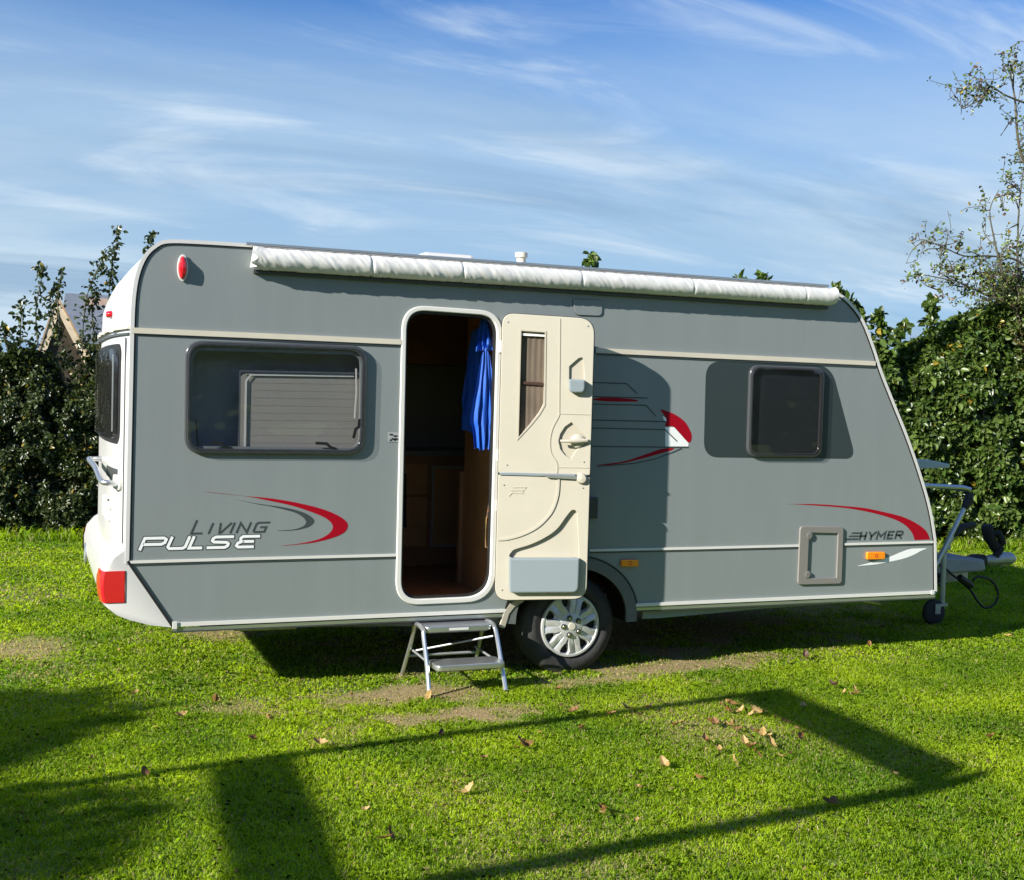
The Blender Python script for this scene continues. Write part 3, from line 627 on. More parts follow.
# wheels
def wheel(y, s, name='wheel'):
    wt = bpy.data.objects.new(name, None); COL.objects.link(wt); wt.parent = CV; wt.location = (hubc[0]+.010, y, hubc[1])
    if s < 0: wt.rotation_euler = (0, 0, math.pi)
    bm = bmesh.new(); r = .322
    prof = [(.19, .03), (.20, .008), (.235, -.010), (.268, -.006), (.296, .010), (.314, .03), (.321, .05), (.322, .075), (.318, .078), (.322, .081), (.322, .115), (.318, .118), (.322, .121), (.315, .165), (.27, .188), (.21, .18), (.19, .16)]
    lathe(bm, prof, (0, 0, 0), seg=72); from_bm('tyre', bm, TYRE, wt, smooth=True)
    bm = bmesh.new(); lathe(bm, [(.0, .03), (.19, .03), (.192, .10)], (0, 0, 0), seg=40); from_bm('wheel_disc', bm, BLACK, wt)
    hc = bpy.data.objects.new('hubcap', None); hc = None
    bm = bmesh.new(); lathe(bm, [(.198, .012), (.200, -.004), (.195, -.012), (.183, -.013), (.177, -.004), (.176, .02)], (0, 0, 0), seg=72)
    ns = 7
    for k in range(ns):
        a0 = R(90-13)+2*math.pi*k/ns
        def pt(rad, da, yy): a = a0+da; return bm.verts.new((rad*math.cos(a), yy, rad*math.sin(a)))
        st = []
        for rad, hw, yy in ((.035, .449, -.022), (.075, .447, -.025), (.108, .41, -.022), (.142, .30, -.017), (.165, .28, -.013), (.185, .36, -.0085)):
            st.append([pt(rad, -hw, yy+.012), pt(rad, -hw*.86, yy), pt(rad, -.05, yy+.0015), pt(rad, 0, yy+.0075), pt(rad, .05, yy+.0015), pt(rad, hw*.86, yy), pt(rad, hw, yy+.012)])
        for i in range(5):
            for j in range(6): bm.faces.new((st[i][j], st[i][j+1], st[i+1][j+1], st[i+1][j]))
        for i in range(5):
            for jj, s2 in ((0, 1), (6, -1)):
                a = st[i][jj]; b = st[i+1][jj]; c = bm.verts.new(a.co+Vector((0, .03, 0))); d = bm.verts.new(b.co+Vector((0, .03, 0))); bm.faces.new((a, b, d, c))
    lathe(bm, [(0, -.030), (.026, -.0295), (.034, -.028), (.070, -.0265), (.082, -.022), (.10, -.002), (.12, .014)], (0, 0, 0), seg=40)
    hub = from_bm('hubcap', bm, HUBM, wt, smooth=True)
    for k in range(5):
        a = R(108)+2*math.pi*k/5; c = (.056*math.cos(a), 0, .056*math.sin(a)); bm = bmesh.new()
        lathe(bm, [(0, -.040), (.009, -.040), (.0115, -.037), (.012, -.012)], c, seg=6); from_bm('wheel_nut', bm, CHROM, wt); bm = bmesh.new(); lathe(bm, [(.0175, -.020), (.0175, -.033), (.012, -.034)], c, seg=16); from_bm('nut_ring', bm, DARKP, wt)
    bm = bmesh.new(); lathe(bm, [(0, -.034), (.022, -.0335), (.025, -.028)], (0, 0, 0), seg=24); from_bm('hub_badge', bm, ORNG if False else BEIGE, wt)
wheel(.045, 1); wheel(W-.045, -1)
# chassis
bm = bmesh.new()
for yy, e in ((.55, 1.0), (1.65, 1.2)): box(bm, .5, 4.9, yy-.025, yy+.025, .29, zb)
box(bm, 2.60, 2.71, .2, W-.2, .24, .33); from_bm('chassis', bm, GALV, CV)
plate('sill_plate', [(3.1688, 0.3896), (3.5967, 0.3992), (4.9403, 0.4184), (4.9420, 0.3832), (4.9003, 0.3672), (4.0602, 0.3513), (3.5242, 0.3296), (3.2658, 0.3208), (3.1712, 0.3215)], .03, .05, BIN, CV); plate('sill_plate', [(0.3638, 0.4547), (1.4285, 0.4341), (2.2078, 0.4273), (2.2043, 0.3224), (1.4306, 0.3509), (0.6132, 0.3789), (0.3922, 0.3917)], .03, .05, ARCHM, CV)
for pp in ([(1.0, .4, .30), (.62, .28, .33)], [(4.9, .4, .36), (5.25, .3, .30)]): bm = bmesh.new(); tube(bm, pp, .018); from_bm('corner_steady', bm, GALV, CV)

# rear bumper with lights
PROF = [(-.02, .84), (-.085, .80), (-.130, .75), (-.147, .68), (-.145, .60), (-.122, .53), (-.07, .485), (.01, .455), (.12, .422), (.236, .404)]
def loft_b(name, prof, ys, m, grow=0., cap=True, parent=CV, close=None):
    bm = bmesh.new(); rows = []
    for y in ys:
        d = min(y, W-y)+.004; rr_ = .16; s = math.sqrt(max(0, 1-((rr_-min(d, rr_))/rr_)**2)); s = .84+.16*s
        rows.append([bm.verts.new((.02+(x-.02)*s*(1+grow*6) if x < .02 else x, y if abs(y-W/2) < W/2-.02 else y+(-grow if y < 1 else grow), z)) for x, z in prof])
    for a, b in zip(rows, rows[1:]):
        for i in range(len(prof)-1): bm.faces.new((a[i], a[i+1], b[i+1], b[i]))
    if cap:
        for row, cl in ((rows[0], 1), (rows[-1], -1)):
            ex = [bm.verts.new((c[0], row[0].co.y, c[1])) for c in (close or [])]
            bm.faces.new(row+ex)
    return from_bm(name, bm, m, parent, smooth=True)
ysb = [-.004, .0, .006, .015, .03, .05, .08, .11, .15, .2]
ysb = ysb+[.3+.16*k for k in range(11)]+[W-y for y in ysb[::-1]]
# side face of the bumper reaches the slanted seam of the grey panel
bumper = loft_b('bumper', PROF, ysb, WHITE, close=[(.0, .775)])
LP_ = [(-.137, .725), (-.147, .68), (-.148, .64), (-.145, .60), (-.134, .553)]
def tail(ys, sgn):
    bm = bmesh.new(); rows = []
    for y in ys:
        d = min(y, W-y)+.004; rr_ = .16; s = .84+.16*math.sqrt(max(0, 1-((rr_-min(d, rr_))/rr_)**2))
        rows.append([bm.verts.new((.02+(x-.02)*s-.008, y, z)) for x, z in LP_])
    y0 = ys[0]
    yy = -.009 if sgn > 0 else W+.009
    end = [bm.verts.new((.02+(x-.02)*.84-.006, yy, z)) for x, z in LP_]; front_ = [bm.verts.new((-.018+.0*z, yy, z)) for x, z in LP_]; back = [bm.verts.new((-.010, -.002 if sgn > 0 else W+.002, z)) for x, z in LP_]
    seq = [back, front_, end]+rows if sgn > 0 else rows+[end, front_, back]
    for a, b in zip(seq, seq[1:]):
        for i in range(len(LP_)-1): bm.faces.new((a[i], a[i+1], b[i+1], b[i]))
    bm.faces.new([r_[0] for r_ in seq]); bm.faces.new([r_[-1] for r_ in seq][::-1])
    return from_bm('tail_light', bm, REDL, bumper, smooth=True)
tail([.0, .006, .015, .03, .05, .08, .11, .14], 1); tail([W-v for v in (.14, .11, .08, .05, .03, .015, .006, .0)], -1)
bm = bmesh.new(); lathe(bm, [(.0, -.146), (.05, -.148), (.062, -.156), (.070, -.150), (.072, -.14)], (0, 1.72, .60), axis='x', seg=28); from_bm('fog_lamp', bm, SILV, bumper)
# tail window, rear rail, marker, grab handle, raised lettering of the tail
def bowx(y, z=1.5): return -(.088*(1-abs((y-W/2)/(W/2))**3))*min(1, max(0, (1.0-0)/1.0))**2
def bowed(name, pts, off, m, th=.02, parent=CV, ny=24):
    """sheet following the bowed tail; pts = rows (y0,y1,z) from top to bottom"""
    bm = bmesh.new(); rows = []
    for y0, y1, z in pts:
        rows.append([bm.verts.new((bowx(y0+(y1-y0)*j/ny)-off, y0+(y1-y0)*j/ny, z)) for j in range(ny+1)])
    bk = []
    for a, b in zip(rows, rows[1:]):
        for j in range(ny): bm.faces.new((a[j], b[j], b[j+1], a[j+1]))
    geom = bm.faces[:]; r = bmesh.ops.extrude_face_region(bm, geom=geom)
    for v in [g for g in r['geom'] if isinstance(g, bmesh.types.BMVert)]: v.co.x += th
    return from_bm(name, bm, m, parent, smooth=True)
def rr_rows(y0, y1, z0, z1, r, n=6):
    out = []
    for k in range(n+1): a = math.pi/2*k/n; out.append((y0+r*(1-math.sin(a)), y1-r*(1-math.sin(a)), z1-r*(1-math.cos(a))))
    for k in range(n+1): a = math.pi/2*k/n; out.append((y0+r*(1-math.cos(a)), y1-r*(1-math.cos(a)), z0+r*(1-math.sin(a))))
    return out
rw = bowed('window', rr_rows(.20, W-.20, 1.40, 1.96, .08), .004, BLACK, .012)
bowed('pane', rr_rows(.235, W-.235, 1.43, 1.93, .06), .030, GLASSD, .020, parent=rw)
bowed('frame', [(.235, .262, 1.90), (.235, .262, 1.47)], .034, SILV, .003, parent=rw, ny=2)
bowed('rear_rail', [(.03, W-.03, 2.05), (.03, W-.03, 2.035)], .016, BEIGE, .02); bowed('rear_rail', [(.03, W-.03, 2.015), (.03, W-.03, 2.005)], .012, DARKP, .014)
for y in (.35, .75, 1.15, 1.55): bowed('rail_clip', [(y, y+.10, 2.056), (y, y+.10, 2.028)], .019, TRIMW, .006, ny=3)
bm = bmesh.new(); lathe(bm, [(0, -.02), (.014, -.018), (.02, -.008), (.022, .01)], (bowx(.62)-.001, .62, 2.14), axis='x', seg=20)
for v in bm.verts: v.co.y = .62+(v.co.y-.62)*2.4
from_bm('marker_light', bm, REDL, CV, smooth=True)
bm = bmesh.new(); hp = smoothpts([(-.052, .18, 1.185), (-.11, .17, 1.19), (-.135, .24, 1.20), (-.15, .55, 1.25), (-.165, 1.0, 1.27), (-.14, 1.06, 1.27), (-.09, 1.07, 1.27)], 6); tube(bm, hp, .016, 10); gh = from_bm('grab_handle', bm, SILV, CV, smooth=True)
bowed('handle_mount', rr_rows(.13, .30, 1.15, 1.23, .03), .014, TRIMW, .02, parent=gh, ny=6); bowed('handle_recess', [(.24, .62, 1.26), (.24, .62, 1.20)], .004, DARKP, .006, parent=gh, ny=6)
bowed('rear_seam', [(.10, .112, 1.99), (.10, .112, .86)], .003, DGREY, .004, ny=2)
bm = bmesh.new()
for z, a, b in ((1.06, .5, .8), (1.02, .42, .62), (.99, .7, .95), (.95, .45, .75)): box(bm, bowx(.6)-.010, bowx(.6)+.012, a, b, z, z+.012)
for y in (.5, .62, .8): box(bm, bowx(y)-.010, bowx(y)+.012, y, y+.014, .95, 1.07)
from_bm('embossed_lettering', bm, TRIMW, CV)
# red side marker near the roof
ml = [(0.2575, 2.3771)][0]; bm = bmesh.new(); lathe(bm, [(0, -.042), (.016, -.038), (.023, -.02), (.024, 0)], (0, 0, 0), seg=24)
for v in bm.verts: v.co.z *= 2.7; v.co += Vector((ml[0], 0, ml[1]))
from_bm('marker_light', bm, REDL, CV, smooth=True)
bm = bmesh.new(); lathe(bm, [(.029, -.004), (.030, -.012), (.024, -.014), (.022, -.004)], (0, 0, 0), seg=24)
for v in bm.verts: v.co.z *= 2.45; v.co += Vector((ml[0], 0, ml[1]))
from_bm('marker_surround', bm, TRIMW, CV, smooth=True)

# side windows
FRAMEM = mat('window_frame_gloss', (.055, .06, .065), .16, coat=.6)
def win(hole, outer, pr, glass, blindx=None, name='window'):
    fr = plate(name, outer, -.026, .006, FRAMEM, CV, holes=[pr(.022)], bevel=.009)
    g = plate('pane', pr(.012), -.040, -.028, glass, fr, bevel=.005)
    plate('pane_rim', pr(.012), -.027, -.014, FRAMEM, fr, holes=[pr(.030)], bevel=.005)
    return fr
def ins(pts, r):
    c = Vector((sum(p[0] for p in pts)/len(pts), sum(p[1] for p in pts)/len(pts)))
    def f(d):
        q = []
        m = len(pts)
        for i in range(m):
            p = Vector(pts[i]); a = (Vector(pts[i-1])-p).normalized(); b = (Vector(pts[(i+1) % m])-p).normalized(); q.append(tuple(p+(a+b)*d))
        return rounded(q, max(.01, r-d*.6), 8)
    return f
o1 = [(0.2786, 1.9858), (1.3020, 1.9950), (1.2979, 1.3633), (0.2824, 1.3636)]; o2 = [(3.8792, 1.9792), (4.4664, 1.9797), (4.4647, 1.3709), (3.8805, 1.3701)]
w1 = win(WIN1, rounded(o1, .10, 10), ins(o1, .10), GLASS); w2 = win(WIN2, rounded(o2, .075, 10), ins(o2, .075), GLASSD)
# inside of the large window: dark recess, cassette blind, catches
bm = bmesh.new()
def niche(x0, x1, z0, z1, y, m, parent):
    bm = bmesh.new(); box(bm, x0, x1, .031, y, z0-.03, z0); box(bm, x0, x1, .031, y, z1, z1+.03); box(bm, x0-.03, x0, .031, y, z0, z1); box(bm, x1, x1+.03, .031, y, z0, z1); box(bm, x0, x1, y, y+.02, z0, z1); return from_bm('inner_surround', bm, m, parent)
a, b = [(0.2894, 1.9754), (1.3106, 1.3808)]
niche(.27, 1.36, 1.34, 2.0, .20, mat('niche_grey', (.26, .29, .31), .6), w1); 
bl = plate('blind', rounded([(0.5912, 1.8162), (1.3200, 1.8167), (1.3184, 1.3770), (0.5883, 1.3819)], [.05, .01, .01, .01]), .070, .075, BLIND, w1)
strokes('blind_frame', [[(0.6224, 1.3717), (0.623, 1.7721), (0.6502, 1.8096), (1.2383, 1.8199)]], .012, .060, TRIMW, bl)
strokes('blind_frame', [[(0.591, 1.3717), (0.5878, 1.8272), (1.2784, 1.8357)]], .010, .052, DARKI, bl)
strokes('blind_pleat', [[(0.6361, 1.7218), (1.2958, 1.7283)], [(0.6378, 1.6372), (1.2978, 1.6407)], [(0.6394, 1.5525), (1.2998, 1.5588)], [(0.6411, 1.4677), (1.3018, 1.4711)], [(0.6353, 1.7641), (1.2947, 1.7721)], [(0.637, 1.6795), (1.2967, 1.6874)], [(0.6386, 1.5949), (1.2988, 1.5998)], [(0.6403, 1.5101), (1.3008, 1.5150)], [(0.6419, 1.4253), (1.3029, 1.4271)]], .0028, .0690, mat('pleat_shade', (.275, .27, .242), .8), bl)
for P in ([(0.4281, 1.4258), (0.4826, 1.4237), (0.5048, 1.4017), (0.5268, 1.3963)], [(1.0159, 1.4298), (1.0739, 1.4276), (1.0977, 1.4077), (1.1212, 1.3993)], [(1.2314, 1.4670), (1.2421, 1.5134), (1.2596, 1.5253), (1.2646, 1.5659)]):
    strokes('window_catch', [P], .016, -.020, BLACK, w1, th=.006)
strokes('window_stay', [[(1.2488, 1.8602), (1.2537, 1.7276), (1.2466, 1.5771)]], .008, .03, TRIMW, w1, th=.006); strokes('window_stay', [[(0.345, 1.5489), (0.3515, 1.4829), (0.3583, 1.4057)]], .008, .0, BLACK, w1, th=.006)
rail('window_seal', [(0.3966, 1.9728), (1.2019, 1.9736)], .008, -.020, .006, BLACK, w1)
niche(3.86, 4.42, 1.36, 1.93, .30, mat('niche_brown', (.34, .29, .30), .6), w2)
plate('blind', [(4.3467, 1.7683), (4.5398, 1.8704), (4.5687, 1.5859), (4.3379, 1.5889)], .22, .225, mat('curtain_shade', (.22, .20, .19), .8), w2)
rail('window_seal', [(3.9456, 1.9552), (4.3788, 1.9531)], .006, -.024, .005, BLACK, w2)
# black window band decal
bandp = rounded([(3.5650, 1.9907), (4.5307, 1.9954), (4.7411, 1.4312), (4.7151, 1.3637), (3.5664, 1.3653)], [.10, .10, .07, .02, .10], 8)
plate('window_band', rounded([(3.5575, 1.9904), (4.5307, 1.9954), (4.7608, 1.3640), (3.5626, 1.3665)], [.11, .12, .09, .11], 8), -.0012, -.0004, mat('window_band_gloss', (.030, .042, .045), .35), CV)

# decals
def deco(name, pts, m, y=-.0012, closed_smooth=True, n=5):
    P = [(p.x, p.y) for p in smoothpts([Vector(p) for p in pts], n, True)] if closed_smooth else pts
    return plate(name, P, y, y+.0005, m, CV)
def swoosh(name, outer, inner, m, y=-.0012):
    a = [(p.x, p.y) for p in smoothpts([Vector(p) for p in outer], 6)]; b = [(p.x, p.y) for p in smoothpts([Vector(p) for p in inner], 6)]
    return plate(name, a+b[::-1], y, y+.0005, m, CV)
swoosh('red_swoosh', [(0.406, 1.1512), (0.6202, 1.1279), (0.7601, 1.1142), (0.9025, 1.0906), (1.0473, 1.0551), (1.1356, 1.0214), (1.1953, 0.9842), (1.2120, 0.9509), (1.1910, 0.9135), (1.1241, 0.8839), (1.0284, 0.8614), (0.9362, 0.8505), (0.8392, 0.8444)],
       [(0.406, 1.1523), (0.6202, 1.1274), (0.7604, 1.1001), (0.903, 1.0666), (1.0482, 1.0148), (1.1073, 0.9784), (1.1245, 0.9435), (1.1030, 0.9091), (1.0570, 0.8822), (1.0051, 0.8676), (0.9247, 0.853), (0.8392, 0.8456)], RED)
swoosh('grey_swoosh', [(0.5597, 1.1114), (0.6906, 1.0847), (0.829, 1.0644), (0.9322, 1.0395), (0.9904, 1.0114), (1.0141, 0.9824), (0.9916, 0.954), (0.9344, 0.9359), (0.8659, 0.9295), (0.8063, 0.9293)],
       [(0.5597, 1.1120), (0.6907, 1.0813), (0.7611, 1.0695), (0.8865, 1.0377), (0.9443, 1.0091), (0.968, 0.9801), (0.957, 0.9573), (0.9171, 0.9402), (0.8658, 0.9329), (0.8062, 0.931)], DGREY)
swoosh('red_swoosh', [(4.2254, 1.0568), (4.4420, 1.0546), (4.6552, 1.0414), (4.8474, 1.0247), (5.0266, 0.9932), (5.1829, 0.9586), (5.3070, 0.9092), (5.3886, 0.857), (5.4269, 0.796)], [(4.2254, 1.0582), (4.4424, 1.0458), (4.6556, 1.0304), (4.8061, 1.0112), (4.9676, 0.9805), (5.1234, 0.9383), (5.2119, 0.895), (5.2665, 0.8448), (5.2907, 0.7949)], RED)
swoosh('white_swoosh', [(4.8112, 0.625), (4.9239, 0.6457), (5.0756, 0.6798), (5.1774, 0.7126), (5.2545, 0.7321), (5.3243, 0.7348), (5.4034, 0.7346)], [(4.8113, 0.6236), (4.9585, 0.6309), (5.0687, 0.6449), (5.1970, 0.6649), (5.2914, 0.6917), (5.3471, 0.7159), (5.4035, 0.7332)], DWHITE)
# car shaped line drawing between door and right window
strokes('line_drawing', [[(2.7468, 1.8277), (2.9866, 1.8273), (3.0608, 1.7700)], [(2.7497, 1.7399), (3.1360, 1.7403)], [(2.7512, 1.6932), (3.1305, 1.6938), (3.2018, 1.6271)], [(2.7545, 1.5934), (3.2710, 1.5927)], [(2.7561, 1.5434), (3.2728, 1.5414), (3.3615, 1.4682)], [(2.7599, 1.4291), (3.4453, 1.4291)]], .007, -.0020, DGREY, CV)
deco('red_flash', [(2.7639, 1.7259), (2.8467, 1.7374), (3.0295, 1.7313), (3.0655, 1.7170), (2.8895, 1.7115), (2.8197, 1.7135), (2.7642, 1.7184)], RED, n=3)
deco('red_flash', [(3.2356, 1.6693), (3.3272, 1.6457), (3.4095, 1.5990), (3.4559, 1.5385), (3.4694, 1.4934), (3.4441, 1.4608), (3.3377, 1.5592), (3.2743, 1.5620), (3.2815, 1.6031), (3.2546, 1.6442)], RED, n=3)
deco('sunlit_foil', [(3.2744, 1.5581), (3.3377, 1.5579), (3.4487, 1.4556), (3.4450, 1.4355), (3.2789, 1.4338)], DWHITE, closed_smooth=False)  # white painted for foil in sunlight, cut off at the door shadow edge
deco('sunlit_foil', [(3.2516, 1.6281), (3.2810, 1.6159), (3.2803, 1.5967), (3.2635, 1.5989)], DWHITE, closed_smooth=False)
swoosh('red_flash', [(2.7983, 1.3134), (2.9795, 1.3352), (3.1344, 1.3807), (3.2555, 1.4182), (3.3427, 1.4229)], [(2.7984, 1.3103), (2.9238, 1.3172), (3.0573, 1.3414), (3.2064, 1.3781), (3.3285, 1.4112)], RED)
strokes('line_drawing', [[(2.8056, 1.3034), (3.0579, 1.3236), (3.2073, 1.3525), (3.3291, 1.3951), (3.3940, 1.4208)]], .007, -.0020, DGREY, CV)
# lettering
GL = {'L': [[(0, 1), (0, 0), (.72, 0)]], 'I': [[(0, 1), (0, 0)]], 'V': [[(0, 1), (.22, 0), (.32, 0), (.85, 1)]], 'N': [[(0, 0), (0, 1), (.66, 0), (.66, 1)]],
      'G': [[(.80, 1), (.12, 1), (0, .85), (0, .12), (.1, 0), (.74, 0), (.74, .5), (.40, .5)]],
      'P': [[(0, 0), (0, 1), (.80, 1), (.92, .86), (.92, .58), (.80, .42), (.10, .42)]], 'U': [[(0, 1), (0, .15), (.10, 0), (.72, 0), (.82, .14), (.82, 1)]],
      'S': [[(.9, 1), (.14, 1), (.04, .86), (.04, .66), (.14, .53), (.74, .47), (.84, .34), (.84, .14), (.74, 0), (-.02, 0)]],
      'E': [[(.92, 1), (.20, 1), (.12, .84), (.16, .62), (.24, .52), (.08, .38), (.06, .14), (.18, 0), (.84, 0)], [(.34, .52), (.74, .52)]],
      'H': [[(0, 0), (0, 1)], [(.66, 0), (.66, 1)], [(0, .5), (.66, .5)]], 'Y': [[(0, 1), (.30, .45), (.70, 1)], [(.30, .45), (.30, 0)]],
      'M': [[(0, 0), (0, 1), (.36, .35), (.78, 1), (.78, 0)]], 'e': [[(.68, 1), (0, 1), (0, 0), (.66, 0)], [(0, .5), (.6, .5)]],
      'R': [[(0, 0), (0, 1), (.58, 1), (.70, .88), (.70, .60), (.58, .46), (.06, .46)], [(.34, .46), (.68, 0)]]}
def lettering(name, text, org, end, hs, adv, wd, m, y, shear=.38, wd2=None, m2=None):
    """letters run from org to end (panel metres); hs = height per letter, adv = (start, width) fractions"""
    o = Vector(org); e = Vector(end)-o; ln = e.length; ux = e.normalized(); par = None
    for k, ch in enumerate(text):
        s, wf = adv[k]; h = hs[k] if isinstance(hs, (list, tuple)) else hs; ls = []
        for pl in GL[ch]:
            ls.append([tuple(o+ux*(s*ln+px*wf*ln+py*h*shear)+Vector((0, 1))*py*h) for px, py in pl])
        if m2: strokes(name+'_outline', ls, wd2, y+.0008, m2, CV)
        strokes(name, ls, wd, y, m, CV)
a, b = [(0.3292, 0.9212), (0.7527, 0.9256)]; lettering('letter', 'LIVING', a, b, [.070, .052, .052, .052, .052, .052], [(0, .18), (.225, .1), (.325, .16), (.505, .1), (.585, .20), (.80, .20)], .0105, DGREY, -.0012, .42)
a, b = [(0.06039, 0.8403), (0.6926, 0.8417)]; lettering('letter', 'PULSE', a, b, .059, [(0, .20), (.225, .18), (.41, .14), (.575, .19), (.80, .19)], .0155, DWHITE, -.0020, .42, .026, DGREY)
a, b = [(4.8197, 0.8063), (5.1900, 0.8109)]; lettering('letter', 'HYMeR', a, b, .047, [(.0, .17), (.185, .21), (.385, .22), (.63, .165), (.815, .20)], .0140, DGREY, -.0012, .30)
for P in ([(4.7588, 0.8585), (4.8257, 0.8568), (4.8204, 0.8451), (4.7493, 0.8469)], [(4.7348, 0.8368), (4.8183, 0.8354), (4.8130, 0.8244), (4.7245, 0.826)], [(4.7099, 0.8166), (4.8108, 0.8162), (4.8030, 0.8039), (4.6989, 0.8044)]): deco('emblem_bar', P, DGREY, closed_smooth=False)
# service hatch
hp = [(4.3195, 0.9074), (4.6739, 0.899), (4.6750, 0.5066), (4.3163, 0.5111)]; hi = [(4.3938, 0.8616), (4.6305, 0.8551), (4.6300, 0.5507), (4.3909, 0.553)]
hm = plate('service_hatch', rounded(hp, .028), -.016, -.001, mat('hatch_frame_grey', (.20, .19, .175), .45), CV, holes=[hi], bevel=.004)
bm = bmesh.new()
hlm = mat('hatch_lock_grey', (.16, .155, .145), .4)
for px in [(4.3971, 0.8418), (4.3939, 0.5767)]: bm = bmesh.new(); lathe(bm, [(0, -.020), (.016, -.020), (.026, -.017), (.028, -.004)], (px[0], 0, px[1]), seg=20); from_bm('hatch_lock', bm, hlm, hm)
# orange markers, vent cover, socket
for pp in ("866,551.8 883,551.5 883,559.2 866,559.5", ): pass
for P in ([(4.8739, 0.722), (5.0267, 0.7201), (5.0274, 0.6669), (4.8748, 0.6678)], [(2.9796, 0.7144), (3.1027, 0.7127), (3.1035, 0.6685), (2.9811, 0.6704)]):
    mk = plate('marker_light', rounded(P, .012), -.022, -.001, ORNG, CV, bevel=.005)
    strokes('lens_ring', [[(p[0], p[1]) for p in [((P[0][0]+P[2][0])/2+.011*math.cos(t*math.pi/5), (P[0][1]+P[2][1])/2+.011*math.sin(t*math.pi/5)) for t in range(10)]]], .004, -.0235, REDL, mk, closed=True)
vc = plate('vent_cover', rounded([(2.5936, 2.3374), (2.7988, 2.3407), (2.7986, 2.2431), (2.6170, 2.2402)], [.02, .02, .03, .03]), -.008, -.001, GREY, CV, bevel=.002)
strokes('vent_gasket', [rounded([(2.5936, 2.3374), (2.7988, 2.3407), (2.7986, 2.2431), (2.6170, 2.2402)], [.02, .02, .03, .03])], .004, -.004, DGREY, vc, closed=True)
boxo('door_catch', tuple(sum(([a] for a in ()), [])) or (2.735, 2.80, -.03, -.001, .98, 1.11), DARKP, CV, bevel=.004)
st = plate('sticker', [(1.4398, 1.4990), (1.5066, 1.4970), (1.5050, 1.4412), (1.4388, 1.4428)], -.003, -.002, mat('sticker_paper', (.32, .34, .34), .5), CV)
strokes('sticker_print', [[(1.4523, 1.4845), (1.4644, 1.4841)], [(1.4767, 1.4761), (1.4919, 1.4763)], [(1.4650, 1.4613), (1.4742, 1.4555), (1.4832, 1.4609)], [(1.4804, 1.4527), (1.4954, 1.4587)], [(1.4531, 1.4523), (1.4591, 1.4524)]], .009, -.0045, BLACK, st)

# roof fittings and wrapped awning
boxo('skylight', (1.83, 2.17, .62, 1.1, 2.523, 2.640), WHITE, CV, bevel=.025)
bm = bmesh.new(); lathe(bm, [(.030, 2.50), (.030, 2.635), (.041, 2.637), (.041, 2.668), (0, 2.672)], (2.47, .55, 0), axis='z', seg=20); from_bm('vent_pipe', bm, BEIGE, CV, smooth=True)
rail('roof_rail', [(.60, 2.530), (4.45, 2.526)], .014, -.02, .03, SILV)
def awning():
    bm = bmesh.new(); x0, x1 = .632, 4.50; nu, nv = 620, 26; rows = []
    for i in range(nu+1):
        u = i/nu; x = x0+(x1-x0)*u; tpr = 1-.06*u
        top = 2.512-.004*u; end = min(1, min(i, (nu-i)*1.6)/10)
        r = []
        for j in range(nv+1):
            a = math.pi*(.5+1.16*j/nv)-.0
            # oval pulled tight on the roller
            cy, cz = -.050, top-.061*tpr; ry, rz = .054, .061*tpr
            y = cy+ry*math.cos(a); z = cz+rz*math.sin(a)
            s = math.sin(math.pi*min(1, j/nv*1.02)); slant = x*1.0+(z-cz)*1.1
            wr = noise.noise(Vector((slant*22, j*.10, 3)))*.0028+noise.noise(Vector((slant*58, j*.14+5, 1)))*.0024-abs(noise.noise(Vector((slant*31, j*.16, 9))))*.0040+.002-sum(.006*math.exp(-((x-xs)/.007)**2) for xs in (1.30, 1.85, 2.62, 3.4, 4.25))
            sag = .006*noise.noise(Vector((x*1.3, 0, 7)))
            k = wr*(.35+.65*s)*(1.4-.7*u)
            n = Vector((0, math.cos(a), math.sin(a)))
            if i < 8: xx = x-.018*math.sin(j*.9)*(1-i/8)
            else: xx = x
            r.append(bm.verts.new((xx, y+n.y*k*(.5+.5*end), z+n.z*k+sag*s+(0 if end == 1 else (1-end)*.010))))
        rows.append(r)
    for a, b in zip(rows, rows[1:]):
        for j in range(nv): bm.faces.new((a[j], a[j+1], b[j+1], b[j]))
    bm.faces.new(rows[0][::-1]); bm.faces.new(rows[-1])
    aw = from_bm('awning_bag', bm, VINYL, CV, smooth=True)
    boxo('awning_keder', (.64, 4.47, -.030, -.002, 2.372, 2.392), DARKP, aw)
    bm = bmesh.new()
    for x in (2.12, 1.98): tube(bm, [(x, -.04, 2.39), (x+.01, -.04, 2.372)], .004, 5)
    from_bm('awning_strap', bm, DARKP, aw)
awning()

# ---------------------------------------------------------------- door frame and open stable door
dfo = rounded([(1.5061, 2.2454), (2.1363, 2.2370), (2.1339, 0.48), (1.5077, 0.4765)], [.15, .15, .19, .15], 10)
plate('door_frame', dfo, -.012, .05, TRIMW, CV, holes=[rounded([(1.5341, 2.2177), (2.1048, 2.2083), (2.1018, 0.5117), (1.5405, 0.5091)], [.12, .12, .16, .12], 10)], bevel=.005)
plate('door_seal', rounded([(1.5280, 2.2203), (2.1176, 2.2120), (2.1117, 0.5053), (1.5315, 0.5023)], [.125, .125, .165, .125], 8), .012, .03, BLACK, CV, holes=[rounded([(1.5455, 2.2008), (2.0891, 2.1943), (2.0916, 0.5273), (1.5524, 0.5241)], [.11, .11, .15, .11], 10)])
DXF = Matrix.Translation(Vector((2.118, -.05, 0))) @ Matrix.Rotation(-R(21.5), 4, 'Z')
DO = [(-0.0007378, 2.2255), (0.5532, 2.2050), (0.5553, 0.5161), (0.004033, 0.4921)]
SPL = [(0.007408, 1.2605), (0.5526, 1.2572)]; sz0, sz1 = SPL[0][1], SPL[1][1]
sm = (sz0+sz1)/2; u0b, u1b = DO[3][0], DO[2][0]; u0, u1 = DO[0][0], DO[1][0]
